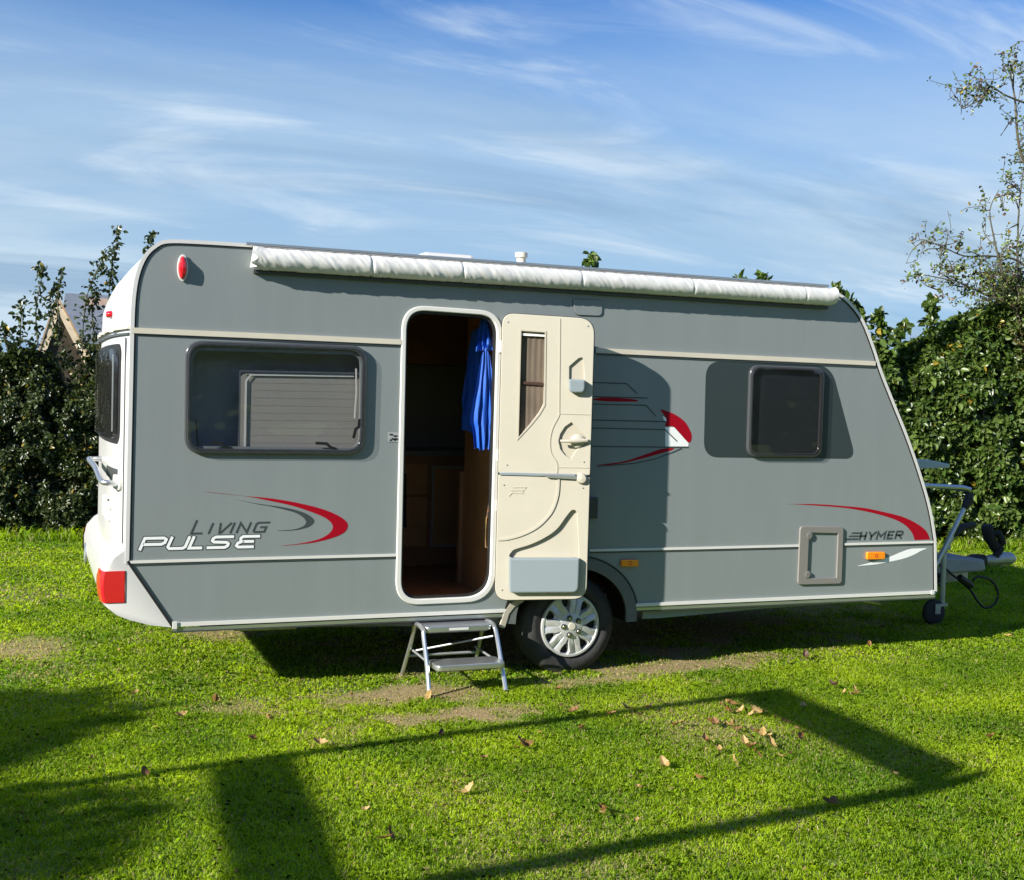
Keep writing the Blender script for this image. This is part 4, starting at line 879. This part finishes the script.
upper = rounded([(u0, DO[0][1]), (u1, DO[1][1]), (u1, sm+.006), (u0, sm+.006)], [.075, .10, .012, .012], 8)
lower = rounded([(u0, sm-.006), (u1, sm-.006), (u1, DO[2][1]), (u0, DO[3][1])], [.012, .012, .085, .085], 8)
DR = bpy.data.objects.new('door', None); COL.objects.link(DR); DR.parent = CV; tag(DR, 'cream inner face of the entrance door, folded back against the side')
Z0 = 0
def dplate(name, pts, y0, y1, m, **k): return plate(name, pts, y0, y1, m, k.pop('parent', DR), xf=DXF, **k)
WN = [(0.1119, 2.1198), (0.259, 2.1131), (0.2621, 1.6864), (0.2348, 1.6315), (0.1827, 1.5610), (0.1145, 1.4809)]
wnh = [(p[0], p[1]) for p in WN]
HC = [(0.4531, 1.4661)][0]
HS = [(0.4317, 1.5810), (0.3934, 1.5517), (0.3676, 1.5089), (0.358, 1.4665), (0.3702, 1.4186), (0.3952, 1.3862), (0.4327, 1.3601), (0.4695, 1.4213), (0.5346, 1.4563), (0.5336, 1.4923), (0.4783, 1.5300)]
PK = [(0.4875, 1.9715), (0.4979, 1.8849), (0.4997, 1.8250), (0.4106, 1.8315), (0.4099, 1.9155), (0.4362, 1.9402), (0.4655, 1.9667)]
dplate('upper_leaf', upper, 0, .016, CREAM, holes=[wnh, HS, PK], bevel=.004)
def grow(pts, d):
    c = Vector((sum(p[0] for p in pts)/len(pts), sum(p[1] for p in pts)/len(pts))); return [tuple(Vector(p)+(Vector(p)-c).normalized()*d) for p in pts]
dplate('upper_back', upper, .0165, .045, CREAMD, holes=[grow(wnh, -.004)], bevel=.003)
dplate('outer_skin', upper, .046, .050, GREY, holes=[grow(wnh, -.004)]); dplate('outer_skin', lower, .046, .050, GREY)
strokes('edge_gasket', [upper], .008, .012, BLACK, DR, th=.010, xf=DXF, closed=True)
RC = smoothpts([Vector(p) for p in [(0.09352, 0.7555), (0.09562, 0.7889), (0.1193, 0.8059), (0.203, 0.8342), (0.2923, 0.879), (0.3631, 0.9324), (0.4153, 1.0064), (0.4502, 1.0497), (0.4757, 1.0443), (0.4819, 0.9991), (0.4975, 0.7755), (0.4584, 0.7684), (0.2654, 0.7601)]], 4, True)
RC = [(p.x, p.y) for p in RC]
dplate('lower_leaf', lower, 0, .018, CREAM, holes=[RC], bevel=.004); dplate('lower_back', lower, .024, .045, CREAM, bevel=.003)
strokes('edge_gasket', [lower], .008, .012, BLACK, DR, th=.010, xf=DXF, closed=True)
dplate('split_rail', [(u0+.01, sm+.011), (u1-.09, sm+.011), (u1-.09, sm-.006), (u0+.01, sm-.006)], -.010, -.001, BIN, bevel=.003)
# window of the door: curtain behind glass
cm = mat('brown_curtain', (.13, .10, .072), .85, noise_amt=.2, noise_scale=5)
bm = bmesh.new(); zt, zbm = WN[0][1]+.03, WN[5][1]-.02; ua, ub = WN[0][0]-.01, WN[1][0]+.02; rows = []
for i in range(25):
    u = ua+(ub-ua)*i/24; rows.append([bm.verts.new(DXF @ Vector((u, .030+.0022*math.sin(i*1.3+.6*math.sin(k*.3))*(1-.5*math.exp(-((k-9)/2.)**2)), zt+(zbm-zt)*k/18))) for k in range(19)])
for a, b in zip(rows, rows[1:]):
    for k in range(18): bm.faces.new((a[k], a[k+1], b[k+1], b[k]))
cur = from_bm('curtain', bm, cm, DR, smooth=True)
cz = [(0.1756, 1.8131)][0][1]
dplate('curtain_tie', [(ua+.014, cz+.006), (ub-.022, cz+.002), (ub-.022, cz-.016), (ua+.014, cz-.010)], .014, .020, mat('tie_brown', (.05, .02, .01), .6), parent=cur)
dplate('curtain_rail', [(ua+.012, WN[0][1]-.012), (ub-.012, WN[0][1]-.018), (ub-.012, WN[0][1]-.03), (ua+.012, WN[0][1]-.026)], .008, .018, TRIMW, parent=cur)
dplate('window_pane', grow(wnh, -.002), .0085, .0105, tinted('door_glass', (.97, .97, .97), .01, ior=1.25), parent=DR)
strokes('window_bead', [[(p[0], p[1]) for p in grow(wnh, .007)]], .010, -.004, CREAMD, DR, th=.006, xf=DXF, closed=True)
# moulded grooves / ribs
strokes('moulded_rib', [[(p.x, p.y) for p in smoothpts([Vector(p) for p in [(0.3447, 2.1980), (0.3489, 2.0126), (0.3516, 1.8329), (0.3556, 1.6529), (0.3543, 1.6168), (0.3242, 1.5558), (0.3078, 1.4952), (0.3066, 1.4350), (0.317, 1.3871), (0.3452, 1.3456), (0.3539, 1.3157), (0.3533, 1.2735)]], 4)]], .006, -.0035, CREAMD, DR, th=.004, xf=DXF)
for P in ([(0.3611, 1.6314), (0.5385, 1.6302)], [(0.3584, 1.3080), (0.539, 1.3099)], [(0.01025, 1.2666), (0.3475, 1.2673)]): strokes('moulded_rib', [P], .004, -.003, CREAMD, DR, th=.0035, xf=DXF)
strokes('moulded_rib', [[(p.x, p.y) for p in smoothpts([Vector(p) for p in [(0.3646, 1.2388), (0.3602, 1.1409), (0.3326, 1.0495), (0.2833, 0.9817), (0.2244, 0.9317), (0.1411, 0.8901), (0.06328, 0.868), (0.01517, 0.8624)]], 4)]], .013, -.007, CREAM, DR, th=.0075, xf=DXF)
for P in ([(0.09094, 1.1789), (0.1692, 1.1822), (0.1634, 1.1718)], [(0.08241, 1.1605), (0.1547, 1.1625), (0.1489, 1.1533)], [(0.06827, 1.1269), (0.0858, 1.1467), (0.1552, 1.1444)]): strokes('embossed_mark', [P], .004, -.003, CREAMD, DR, th=.0035, xf=DXF)
pz = [(0.09662, 0.7525), (0.4827, 0.7654), (0.4828, 0.5567), (0.09934, 0.5433)]
dplate('storage_pocket', rounded([(0.07718, 0.7569), (0.5043, 0.7684), (0.5027, 0.5584), (0.08419, 0.5447)], [.012, .012, .04, .03], 6), -.045, -.001, BIN, bevel=.012)
cu = [(0.4079, 1.8404), (0.5053, 1.8371), (0.5046, 1.7591), (0.4085, 1.7594)]
cup = dplate('cup_holder', rounded(cu, [.008, .008, .03, .03], 5), -.048, -.001, BIN, bevel=.010)
for px in [(0.0337, 2.1715), (0.5137, 2.1608), (0.05112, 1.3135), (0.5139, 1.3442), (0.03636, 1.1925), (0.5125, 1.1873), (0.04156, 0.5569), (0.5247, 0.5699), (0.06951, 0.8609)]:
    bm = bmesh.new(); lathe(bm, [(0, -.0035), (.0045, -.003), (.006, 0)], (0, 0, 0), seg=10)
    for v in bm.verts: v.co = DXF @ (v.co+Vector((px[0], 0, px[1])))
    from_bm('screw', bm, SILV, DR)
# handle
bm = bmesh.new(); hh = [(0.3658, 1.4679), (0.456, 1.4692), (0.5401, 1.4745)]; c = Vector((HC[0], 0, HC[1]))
tube(bm, [DXF @ Vector((hh[0][0], -.034, hh[0][1])), DXF @ Vector((hh[0][0]+.04, -.038, hh[0][1])), DXF @ Vector((hh[1][0], -.030, hh[1][1])), DXF @ Vector((hh[2][0]-.01, -.012, hh[2][1]))], [.009, .010, .015, .013], 10)
hn = from_bm('handle', bm, CREAM, DR, smooth=True)
bm = bmesh.new(); a = HC
lathe(bm, [(0, -.016), (.030, -.014), (.042, -.004), (.043, .012)], (0, 0, 0), seg=28)
for v in bm.verts: v.co = DXF @ (v.co+Vector((hh[1][0]+.015, 0, hh[1][1])))
from_bm('handle_boss', bm, CREAM, hn, smooth=True)
bm = bmesh.new(); kk = [(0.5227, 1.2492)][0]; lathe(bm, [(0, -.030), (.024, -.026), (.032, -.012), (.034, 0)], (0, 0, 0), seg=24)
for v in bm.verts: v.co = DXF @ (v.co+Vector((kk[0]-.02, 0, kk[1]-.005)))
from_bm('leaf_latch', bm, CREAM, DR, smooth=True)
kk = [(0.2573, 1.2600), (0.4805, 1.2498)]; dplate('latch_bar', [(kk[0][0], kk[0][1]+.006), (kk[1][0], kk[0][1]+.0), (kk[1][0], kk[0][1]-.022), (kk[0][0]+.04, kk[0][1]-.016)], -.018, -.011, SILV, bevel=.002)
for px in [(2.1231, 2.0226), (2.1336, 1.3698), (2.1365, 1.0659), (2.1419, 0.6999)]:
    boxo('hinge', (px[0]-.012, px[0]+.012, -.050, -.012, px[1]-.035, px[1]+.035), TRIMW, DR, bevel=.004)
boxo('door_gasket', (2.135, 2.15, -.036, -.012, .62, 2.12), BLACK, CV)

# ---------------------------------------------------------------- interior seen through the doorway
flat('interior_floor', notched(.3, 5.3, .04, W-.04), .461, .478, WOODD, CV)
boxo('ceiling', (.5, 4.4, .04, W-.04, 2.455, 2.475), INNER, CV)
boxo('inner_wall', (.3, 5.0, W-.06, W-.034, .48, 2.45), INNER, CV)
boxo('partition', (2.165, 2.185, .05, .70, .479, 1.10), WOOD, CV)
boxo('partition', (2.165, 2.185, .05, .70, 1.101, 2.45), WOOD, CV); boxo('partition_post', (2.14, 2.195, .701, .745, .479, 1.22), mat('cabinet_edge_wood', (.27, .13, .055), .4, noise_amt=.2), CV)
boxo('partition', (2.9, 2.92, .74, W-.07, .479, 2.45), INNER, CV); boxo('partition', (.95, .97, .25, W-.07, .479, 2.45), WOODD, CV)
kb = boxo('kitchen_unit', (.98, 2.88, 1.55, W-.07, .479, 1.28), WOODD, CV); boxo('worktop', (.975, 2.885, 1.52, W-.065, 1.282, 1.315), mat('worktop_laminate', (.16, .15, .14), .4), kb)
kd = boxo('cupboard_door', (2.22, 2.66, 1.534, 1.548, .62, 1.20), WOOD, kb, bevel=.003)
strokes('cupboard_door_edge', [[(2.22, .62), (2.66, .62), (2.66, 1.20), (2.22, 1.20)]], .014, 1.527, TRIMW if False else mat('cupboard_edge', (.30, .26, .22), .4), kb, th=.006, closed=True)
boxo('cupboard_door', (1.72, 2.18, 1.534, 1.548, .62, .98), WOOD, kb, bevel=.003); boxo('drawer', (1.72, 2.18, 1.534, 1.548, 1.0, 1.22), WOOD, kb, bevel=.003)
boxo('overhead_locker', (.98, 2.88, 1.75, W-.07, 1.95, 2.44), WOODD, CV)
bm = bmesh.new(); tube(bm, [(2.160, .16, .985), (2.125, .16, .975), (2.125, .16, .79), (2.160, .16, .78)], .006, 6); tube(bm, [(2.160, .10, 1.05), (2.13, .17, .98)], .004, 6); tube(bm, [(2.160, .18, 1.12), (2.128, .16, .97)], .004, 6); from_bm('entry_grab_rail', bm, CHROM, CV)
boxo('door_sill', (1.54, 2.13, .031, .10, .479, .487), SILV, CV, bevel=.002)

# blue jacket and dark towel hanging inside
def cloth(name, label, cat, top, path, h, m, seed, taper, fold=.03, thick=.012, segs=40, zsegs=26):
    """hanging cloth: horizontal path in x,y at the hook, widening folds below"""
    root_me = bmesh.new(); rows = []
    for k in range(zsegs+1):
        t = k/zsegs; wd = taper(t); row = []
        for i in range(segs+1):
            s = i/segs; p = Vector(path[0]).lerp(Vector(path[1]), .5+(s-.5)*wd)
            n = (Vector(path[1])-Vector(path[0])).normalized(); nn = Vector((-n.y, n.x, 0))
            f = math.sin(s*math.pi*7+noise.noise(Vector((s*3, t*2, seed)))*3)*fold*(.25+t*.9)+noise.noise(Vector((s*6, t*4, seed+4)))*fold*.6
            z = top-h*t-.05*abs(s-.5)*2*(1-t)-.03*noise.noise(Vector((s*4, 3, seed)))*t
            row.append(root_me.verts.new(Vector((p.x, p.y, 0))+nn*f+Vector((0, 0, z))))
        rows.append(row)
    for a, b in zip(rows, rows[1:]):
        for i in range(segs): root_me.faces.new((a[i], a[i+1], b[i+1], b[i]))
    g = bmesh.ops.extrude_face_region(root_me, geom=root_me.faces[:])
    for v in [q for q in g['geom'] if isinstance(q, bmesh.types.BMVert)]: v.co += Vector((.004, .004, 0))
    o = from_bm(name, root_me, m, None, smooth=True)
    return tag(o, label, cat) if label else o
jk = thing('jacket', 'bright blue jacket hanging just inside the open entrance of the caravan', 'jacket', (0, 0, 0))
a = cloth('body', None, None, 2.16, ((2.07, .52, 0), (2.13, .16, 0)), .66, BLUE, 3, lambda t: .45+.75*t if t < .7 else .97, .022); a.parent = jk
a = cloth('sleeve', None, None, 2.02, ((1.98, .06, 0), (2.135, .06, 0)), .62, BLUE, 8, lambda t: (.35+.75*min(1, t*1.6)) if t < .75 else .95-.9*(t-.75), .016, segs=26); a.parent = jk
a = cloth('hood', None, None, 2.22, ((2.02, .16, 0), (2.11, .08, 0)), .22, BLUE, 12, lambda t: .5+.5*t, .02, segs=20, zsegs=10); a.parent = jk
tw = cloth('towel', 'dark towel hanging on the kitchen cupboard at the left of the doorway', 'towel', 1.20, ((1.78, 1.505, 0), (2.02, 1.505, 0)), .44, NAVY, 5, lambda t: .9+.1*t, .010)

# ---------------------------------------------------------------- drawbar at the front
H = bpy.data.objects.new('drawbar', None); COL.objects.link(H); H.parent = CV
bm = bmesh.new()
for s in (-1, 1): 
    a = Vector((4.7, 1.1+s*.62, .36)); b = Vector((6.72, 1.1+s*.045, .37)); d = (b-a); mm = Matrix.Translation(a) @ d.to_track_quat('X', 'Z').to_matrix().to_4x4(); box(bm, 0, d.length, -.025, .025, -.055, .055, mm)
from_bm('frame', bm, GALV, H)
yc = 1.1
cvp = [(6.3634, 1.0000, 0.4914), (6.5050, 1.0000, 0.5249), (6.8727, 1.0000, 0.4789), (6.8850, 1.0000, 0.2449), (6.4166, 1.0000, 0.2439)]
pl_ = plate('cover', rounded([(5.90, .37), (5.90, .52), (6.25, .535), (6.78, .50), (6.80, .40), (6.45, .39)], .03), .90, 1.30, mat('drawbar_cover_grey', (.27, .285, .32), .5, noise_amt=.12, noise_scale=6), H, bevel=.02)
bm = bmesh.new(); tube(bm, [(6.76, yc, .455), (6.84, yc, .46), (6.95, yc, .462)], [.045, .058, .050], 12); from_bm('bellows', bm, BLACK, H, smooth=True)
bm = bmesh.new(); tube(bm, [(6.93, yc, .46), (7.04, yc, .465), (7.14, yc, .475), (7.24, yc, .47), (7.28, yc, .46)], [.035, .045, .055, .052, .03], 12); from_bm('coupling', bm, GALV, H, smooth=True)
bm = bmesh.new(); tube(bm, smoothpts([(7.12, yc, .47), (7.08, yc, .56), (7.00, yc, .66), (6.97, yc, .76)], 4), [.035]*4+[.045]*4+[.05]*4+[.04], 10)
tube(bm, smoothpts([(7.05, yc-.03, .50), (7.12, yc-.03, .60), (7.06, yc-.03, .70)], 4), .03, 8); from_bm('coupling_cover', bm, NAVY, H, smooth=True)
bm = bmesh.new(); tube(bm, smoothpts([(6.42, yc-.06, .46), (6.5, yc-.06, .58), (6.58, yc-.06, .70), (6.70, yc-.06, .76), (6.74, yc-.06, .75)], 4), .017, 8); from_bm('handbrake', bm, GALV, H, smooth=True)
bm = bmesh.new(); tube(bm, [(6.56, yc-.06, .68), (6.66, yc-.06, .75), (6.78, yc-.06, .77)], [.022, .035, .028], 8); from_bm('handbrake_grip', bm, BLACK, H, smooth=True)
bm = bmesh.new(); tube(bm, smoothpts([(6.12, yc-.16, .44), (6.3, yc-.2, .47), (6.45, yc-.2, .38), (6.62, yc-.2, .27), (6.72, yc-.2, .16), (6.80, yc-.2, .10), (6.90, yc-.2, .13), (6.93, yc-.2, .22), (6.86, yc-.2, .32), (6.72, yc-.2, .36), (6.66, yc-.2, .33)], 6), .010, 6); tube(bm, [(6.52, yc-.2, .36), (6.62, yc-.2, .30), (6.66, yc-.2, .28)], [.03, .035, .018], 8); from_bm('cable', bm, BLACK, H, smooth=True)
bm = bmesh.new()
for dx, dz in ((0, 0), (.03, .01), (.06, -.01)): tube(bm, smoothpts([(6.10+dx, yc-.21, .36+dz), (6.2+dx, yc-.23, .40+dz), (6.3+dx, yc-.22, .36+dz), (6.24+dx, yc-.22, .31+dz)], 5), .010, 6)
from_bm('cable_bundle', bm, BLACK, H, smooth=True)
# jockey wheel
J = bpy.data.objects.new('jockey_wheel', None); COL.objects.link(J); J.parent = H
J = H
bm = bmesh.new(); tube(bm, [(6.30, .84, .14), (6.30, .84, .56)], .022, 10); tube(bm, [(6.30, .84, .14), (6.26, .84, .10)], .03, 8); tube(bm, [(6.30, .84, .56), (6.30, .84, .60), (6.36, .84, .61)], .010, 6); jw = from_bm('jockey_wheel', bm, GALV, H, smooth=True)
bm = bmesh.new(); lathe(bm, [(.0, -.03), (.085, -.03), (.10, -.018), (.10, .018), (.085, .03), (0, .03)], (6.22, .84, .10), seg=30); from_bm('tyre', bm, TYRE, jw, smooth=True)
bm = bmesh.new(); box(bm, 6.20, 6.25, .795, .803, .09, .17); box(bm, 6.20, 6.25, .877, .885, .09, .17); box(bm, 6.25, 6.32, .795, .885, .150, .170); from_bm('fork', bm, GALV, jw)
# cycle carrier over the drawbar, raised front window
bm = bmesh.new()
for yy in (.80, 1.45): tube(bm, [(5.55, yy, 1.135), (6.42, yy, 1.10), (6.50, yy, 1.085), (6.51, yy, 1.03), (6.48, yy, .98)], .019, 8); tube(bm, [(6.48, yy, .98), (6.14, yy, .40)], .019, 8)
tube(bm, [(6.50, .80, 1.075), (6.50, 1.45, 1.075)], .016, 8); cc = from_bm('cycle_carrier', bm, SILV, CV, smooth=True)
bm = bmesh.new(); tube(bm, [(6.50, .80, 1.05), (6.49, .80, .99), (6.45, .80, .93)], [.03, .042, .026], 10); from_bm('clamp', bm, BLACK, cc, smooth=True)
fw = plate('front_window', [(5.30, 1.36), (5.65, 1.345), (5.84, 1.315), (5.85, 1.285), (5.65, 1.28), (5.34, 1.275)], .30, 1.90, mat('front_window_acrylic', (.40, .47, .50), .12, coat=.5), CV, bevel=.008)

# ---------------------------------------------------------------- folding step
def step_stool():
    o = (1.86, -.1); root = thing('step_stool', 'folding two tread aluminium step stool standing below the open entrance', 'step stool', (o[0], o[1], 0))
    L3 = lambda x, y, z: (x-o[0], y-o[1], z)
    def tread(x0, x1, y0, y1, z, sk=0):
        t = plate('tread', rounded([(x0-o[0], y0-o[1]), (x1-o[0], y0-o[1]), (x1-o[0], y1-o[1]), (x0-o[0], y1-o[1])], .035, 6), -.014, .014, SILV, root, xf=Matrix(((1, 0, 0, 0), (0, 0, 1, 0), (0, -1, 0, 0), (0, 0, 0, 1))), bevel=.006)
        return t
    def tread2(x0, x1, y0, y1, z, lab=None):
        xf = Matrix.Translation(Vector((0, 0, z))) @ Matrix.Rotation(-math.pi/2, 4, 'X')
        pts = [(x0-o[0], -(y0-o[1])), (x1-o[0], -(y0-o[1])), (x1-o[0], -(y1-o[1])), (x0-o[0], -(y1-o[1]))]
        xf2 = Matrix.Translation(Vector((0, 0, z))) @ Matrix(((1, 0, 0, 0), (0, 0, -1, 0), (0, 1, 0, 0), (0, 0, 0, 1)))
        t = plate('tread', rounded([(p[0], p[1]) for p in pts], .035, 6), -.017, .017, SILV, root, xf=Matrix.Translation(Vector((0, 0, z))) @ Matrix(((1, 0, 0, 0), (0, 0, -1, 0), (0, 1, 0, 0), (0, 0, 0, 1))) , bevel=.006)
        g = plate('grip_mat', rounded([(p[0]*.90, p[1]-.0) for p in [(pts[0][0], pts[0][1]-.018), (pts[1][0], pts[1][1]-.018), (pts[2][0], pts[2][1]+.018), (pts[3][0], pts[3][1]+.018)]], .02, 4), -.0235, -.0175, mat('tread_mat_grey', (.24, .24, .24), .8, noise_amt=.3, noise_scale=60), t, xf=Matrix.Translation(Vector((0, 0, z))) @ Matrix(((1, 0, 0, 0), (0, 0, -1, 0), (0, 1, 0, 0), (0, 0, 0, 1))))
        return t
    tread2(1.655, 2.07, -.145, .055, .350); tread2(1.665, 2.085, -.345, -.165, .165)
    for x in (1.640, 2.085):
        bm = bmesh.new(); s = -1 if x < 1.8 else 1
        tube(bm, smoothpts([L3(x-s*.004, .06, .352), L3(x-s*.0, -.06, .366), L3(x, -.14, .352), L3(x+s*.004, -.17, .31), L3(x+s*.006, -.25, .165), L3(x+s*.012, -.325, .003)], 5), .0135, 8); from_bm('leg', bm, SILV, root, smooth=True)
        bm = bmesh.new(); tube(bm, [L3(x-s*.004, .03, .355), L3(x, .10, .22), L3(x+s*.01, .235, .003)], .0125, 8); from_bm('leg', bm, SILV, root, smooth=True)
        bm = bmesh.new(); tube(bm, [L3(x+s*.012, -.322, .012), L3(x+s*.013, -.328, -.004)], .018, 8); from_bm('foot', bm, BLACK, root)
        bm = bmesh.new(); tube(bm, [L3(x-s*.02, -.17, .17), L3(x-s*.02, .13, .18)], .007, 6); from_bm('strut', bm, GALV, root)
    bm = bmesh.new(); tube(bm, [L3(1.64, .15, .14), L3(2.085, .15, .14)], .009, 6); tube(bm, [L3(1.66, .13, .17), L3(2.07, -.16, .30)], .006, 6); from_bm('cross_brace', bm, GALV, root)
    bm = bmesh.new(); box(bm, 1.80-o[0], 1.92-o[0], -.1475-o[1], -.1462-o[1], .343, .357); from_bm('label_plate', bm, TRIMW, root)
step_stool()

# ---------------------------------------------------------------- fallen leaves
LM = [mat('dry_leaf_brown', (.17, .085, .022), .6, noise_amt=.3, noise_scale=30, transl=.1), mat('dry_leaf_tan', (.36, .24, .085), .6, noise_amt=.25, noise_scale=30, transl=.1), mat('dry_leaf_dark', (.07, .035, .02), .6, noise_amt=.3, noise_scale=30)]
def leaf_me(k, m):
    rnd = random.Random(k); bm = bmesh.new(); n = 9; L_ = []; Rr = []; Cc = []
    cur = rnd.uniform(.5, 1.4); tw_ = rnd.uniform(-.8, .8)
    for i in range(n+1):
        t = i/n; wdt = .024*math.sin(math.pi*min(1, t*.93+.05))**.8*(1+.18*math.sin(i*2.4+k)); x = (t-.5)*.075
        zz = .008+.022*cur*(t-.5)**2*4+.006*rnd.random(); up = wdt*.55*cur
        Cc.append(bm.verts.new((x, 0, zz))); L_.append(bm.verts.new((x, wdt*.8, zz+up*(1+tw_*t)))); Rr.append(bm.verts.new((x, -wdt*.8, zz+up*(1-tw_*t))))
    for i in range(n): bm.faces.new((Cc[i], Cc[i+1], L_[i+1], L_[i])); bm.faces.new((Rr[i], Rr[i+1], Cc[i+1], Cc[i]))
    me = bpy.data.meshes.new('fallen_leaf'); bm.to_mesh(me); bm.free(); me.materials.append(m); return me
LMS = {c: [leaf_me(k+10*c, LM[c]) for k in range(4)] for c in range(3)}
LBL = {0: 'curled brown dry leaf lying on the sunlit lawn', 1: 'pale tan dry leaf lying on the sunlit lawn', 2: 'small dark shrivelled leaf lying on the sunlit lawn'}
GRP = {0: 'curled brown leaves fallen on the lawn', 1: 'pale tan leaves fallen on the lawn', 2: 'dark shrivelled leaves fallen on the lawn'}
def drop(x, y, c, s):
    o = bpy.data.objects.new('fallen_leaf', random.choice(LMS[c])); COL.objects.link(o)
    o.location = (x, y, float(height(np.array([x]), np.array([y]))[0])+.016+random.random()*.010); o.rotation_euler = (random.gauss(0, .35), random.gauss(0, .35), random.uniform(0, 6.28)); o.scale = (s, s, s)
    KN = {0: ('curled brown', 'curled brown leaves'), 1: ('pale tan', 'pale tan leaves'), 2: ('dark shrivelled', 'dark shrivelled leaves')}[c]
    sz = 'small' if s < .62 else 'large' if s > .86 else 'medium sized'
    if y < -2.45: zn = 'near the bottom edge of the photo'
    elif x < 1.2: zn = 'on the grass at the left, below the caravan tail'
    elif y > .1: zn = 'on the grass beside the caravan shadow at the right'
    elif 2.55 < x < 3.45 and -1.7 < y < -.75: zn = 'in the thick scatter of leaves inside the pergola shadow'
    elif x > 3.45: zn = 'right of the pergola shadow'
    elif y > -.75: zn = 'between the wheel and the pergola shadow'
    elif x < 2.2: zn = 'below the step stool'
    else: zn = 'on open sunny grass inside the pergola shadow'
    tag(o, '%s %s dry leaf %s' % (sz, KN[0], zn), 'leaf', '%s %s %s' % (sz, KN[1], zn))
for (p, c, s) in zip([(1.7590, -1.3910), (1.7480, -1.4570), (1.7040, -1.4620), (3.1250, -1.0270), (3.1770, -0.997), (3.1930, -1.0240), (3.1550, -1.1240), (3.0830, -1.1690), (3.0720, -1.1450), (3.1480, -1.1870), (3.1870, -1.1770), (3.1960, -1.2220), (3.2350, -1.2120), (3.2500, -1.2380), (3.3710, -1.0740), (2.8790, -1.3190), (2.8940, -1.3440), (2.9260, -1.3330), (2.8640, -1.3750), (2.7080, -1.3100), (2.6380, -1.3490), (2.7260, -1.3940), (2.9410, -1.3970), (2.9620, -1.4230), (2.9460, -1.4770), (3.0120, -1.5350), (3.0270, -1.5580), (3.0110, -1.6100), (3.0260, -1.6330), (3.0070, -1.5140), (2.8410, -1.7080), (2.8180, -1.7890), (2.8050, -1.8540), (2.7960, -1.9020), (2.9450, -1.7740), (2.8820, -1.9610), (2.9630, -1.9180), (3.2330, -1.5980), (3.1730, -1.6760), (4.0060, -0.966), (4.0050, -1.0150), (4.0340, -1.0230), (3.5510, -1.1910), (3.5960, -1.3140), (3.5620, -1.4940), (4.0180, -0.844), (4.1010, -0.917), (3.2630, -2.3310), (2.6960, -2.5860), (2.6930, -2.6240), (1.6990, -2.4430), (1.8000, -2.5220), (1.7030, -2.4070), (1.2740, -2.0030), (1.2430, -1.8970), (0.786, -2.0980), (0.796, -2.4030), (0.771, -2.4500), (3.2290, 0.27), (3.4770, 0.269), (2.2760, -1.9100), (2.3230, -2.1230), (4.5950, -1.2020), (4.1380, -1.9940), (6.3620, 0.169), (5.6480, 0.739), (2.2400, -0.779), (2.2680, -0.918), (2.1690, -1.2340), (1.9250, -1.2390), (2.3880, -0.448), (2.5630, -0.936), (2.6820, -0.991), (2.9270, -0.741), (2.4180, -1.0440), (1.6150, -0.378), (1.4900, -1.5810), (1.5020, -2.0720), (1.9890, -2.2070), (3.2570, -1.4270), (3.2500, -1.3640), (2.5760, -1.0890), (2.6500, -1.6520), (2.6210, -1.9490), (2.7330, -1.8330), (2.6550, -1.7760), (0.234, -0.465), (0.055, 0.099), (-0.23, -1.0540), (-0.015, -1.3740), (0.668, -0.628), (0.917, -0.911), (1.1830, -0.259), (0.82, -1.1160), (0.508, -0.973), (-0.248, 1.8080), (0.038, 1.2470), (0.444, -0.233), (1.4200, -1.1490), (5.7620, 0.132), (5.0500, 0.133), (4.3860, -0.029)],
        [2,0,0,0,1,0,2,1,0,1,0,1,1,0,1,0,0,1,2,1,0,2,1,1,0,0,0,1,1,2,1,0,0,0,1,1,2,1,0,1,1,0,1,0,1,2,1,1,0,0,1,1,0,1,1,1,0,0,1,0,1,0,1,0,1,2,2,0,0,1,0,1,2,0,0,1,0,1,1,0,0,2,0,1,2,1,1,1,1,0,1,1,0,1,0,0,1,0,2,0,0]*2,
        [1.0+.45*math.sin(i*1.7) for i in range(200)]): drop(p[0], p[1], c, s*.72)
# withered petals on the door sill
def sill_bit():
    bm = bmesh.new(); a = [(1.9650, 0.06, 0.519), (1.8687, 0.06, 0.5223)]
    root = thing('wilted_flower', 'wilted yellow flower lying on the door sill of the caravan', 'flower', (a[0][0], .065, .489))
    for k in range(9):
        an = k*.7; r = .018
        v = [bm.verts.new(p) for p in ((0, 0, .012), (r*math.cos(an), r*math.sin(an), .022), (r*1.5*math.cos(an+.35), r*1.5*math.sin(an+.35), .006+.014*(k % 2)), (r*math.cos(an+.7), r*math.sin(an+.7), .014))]; bm.faces.new(v)
    from_bm('petals', bm, mat('petal_yellow', (.70, .58, .22), .6, transl=.2), root)
    bm = bmesh.new(); tube(bm, smoothpts([(-.02, 0, .006), (-.06, .004, .004), (-.10, -.004, .007)], 4), .0035, 6); from_bm('stem', bm, TRIMW, root)
    bm = bmesh.new(); v = [bm.verts.new(p) for p in ((-.10, 0, .004), (-.125, .014, .018), (-.15, 0, .010), (-.125, -.014, .006))]; bm.faces.new(v); from_bm('leaf', bm, mat('sill_leaf_green', (.14, .2, .06), .6), root)
sill_bit()
for o in list(bpy.data.objects):
    if o.type == 'MESH' and o.parent is None and 'label' not in o and 'kind' not in o: print('UNTAGGED', o.name)
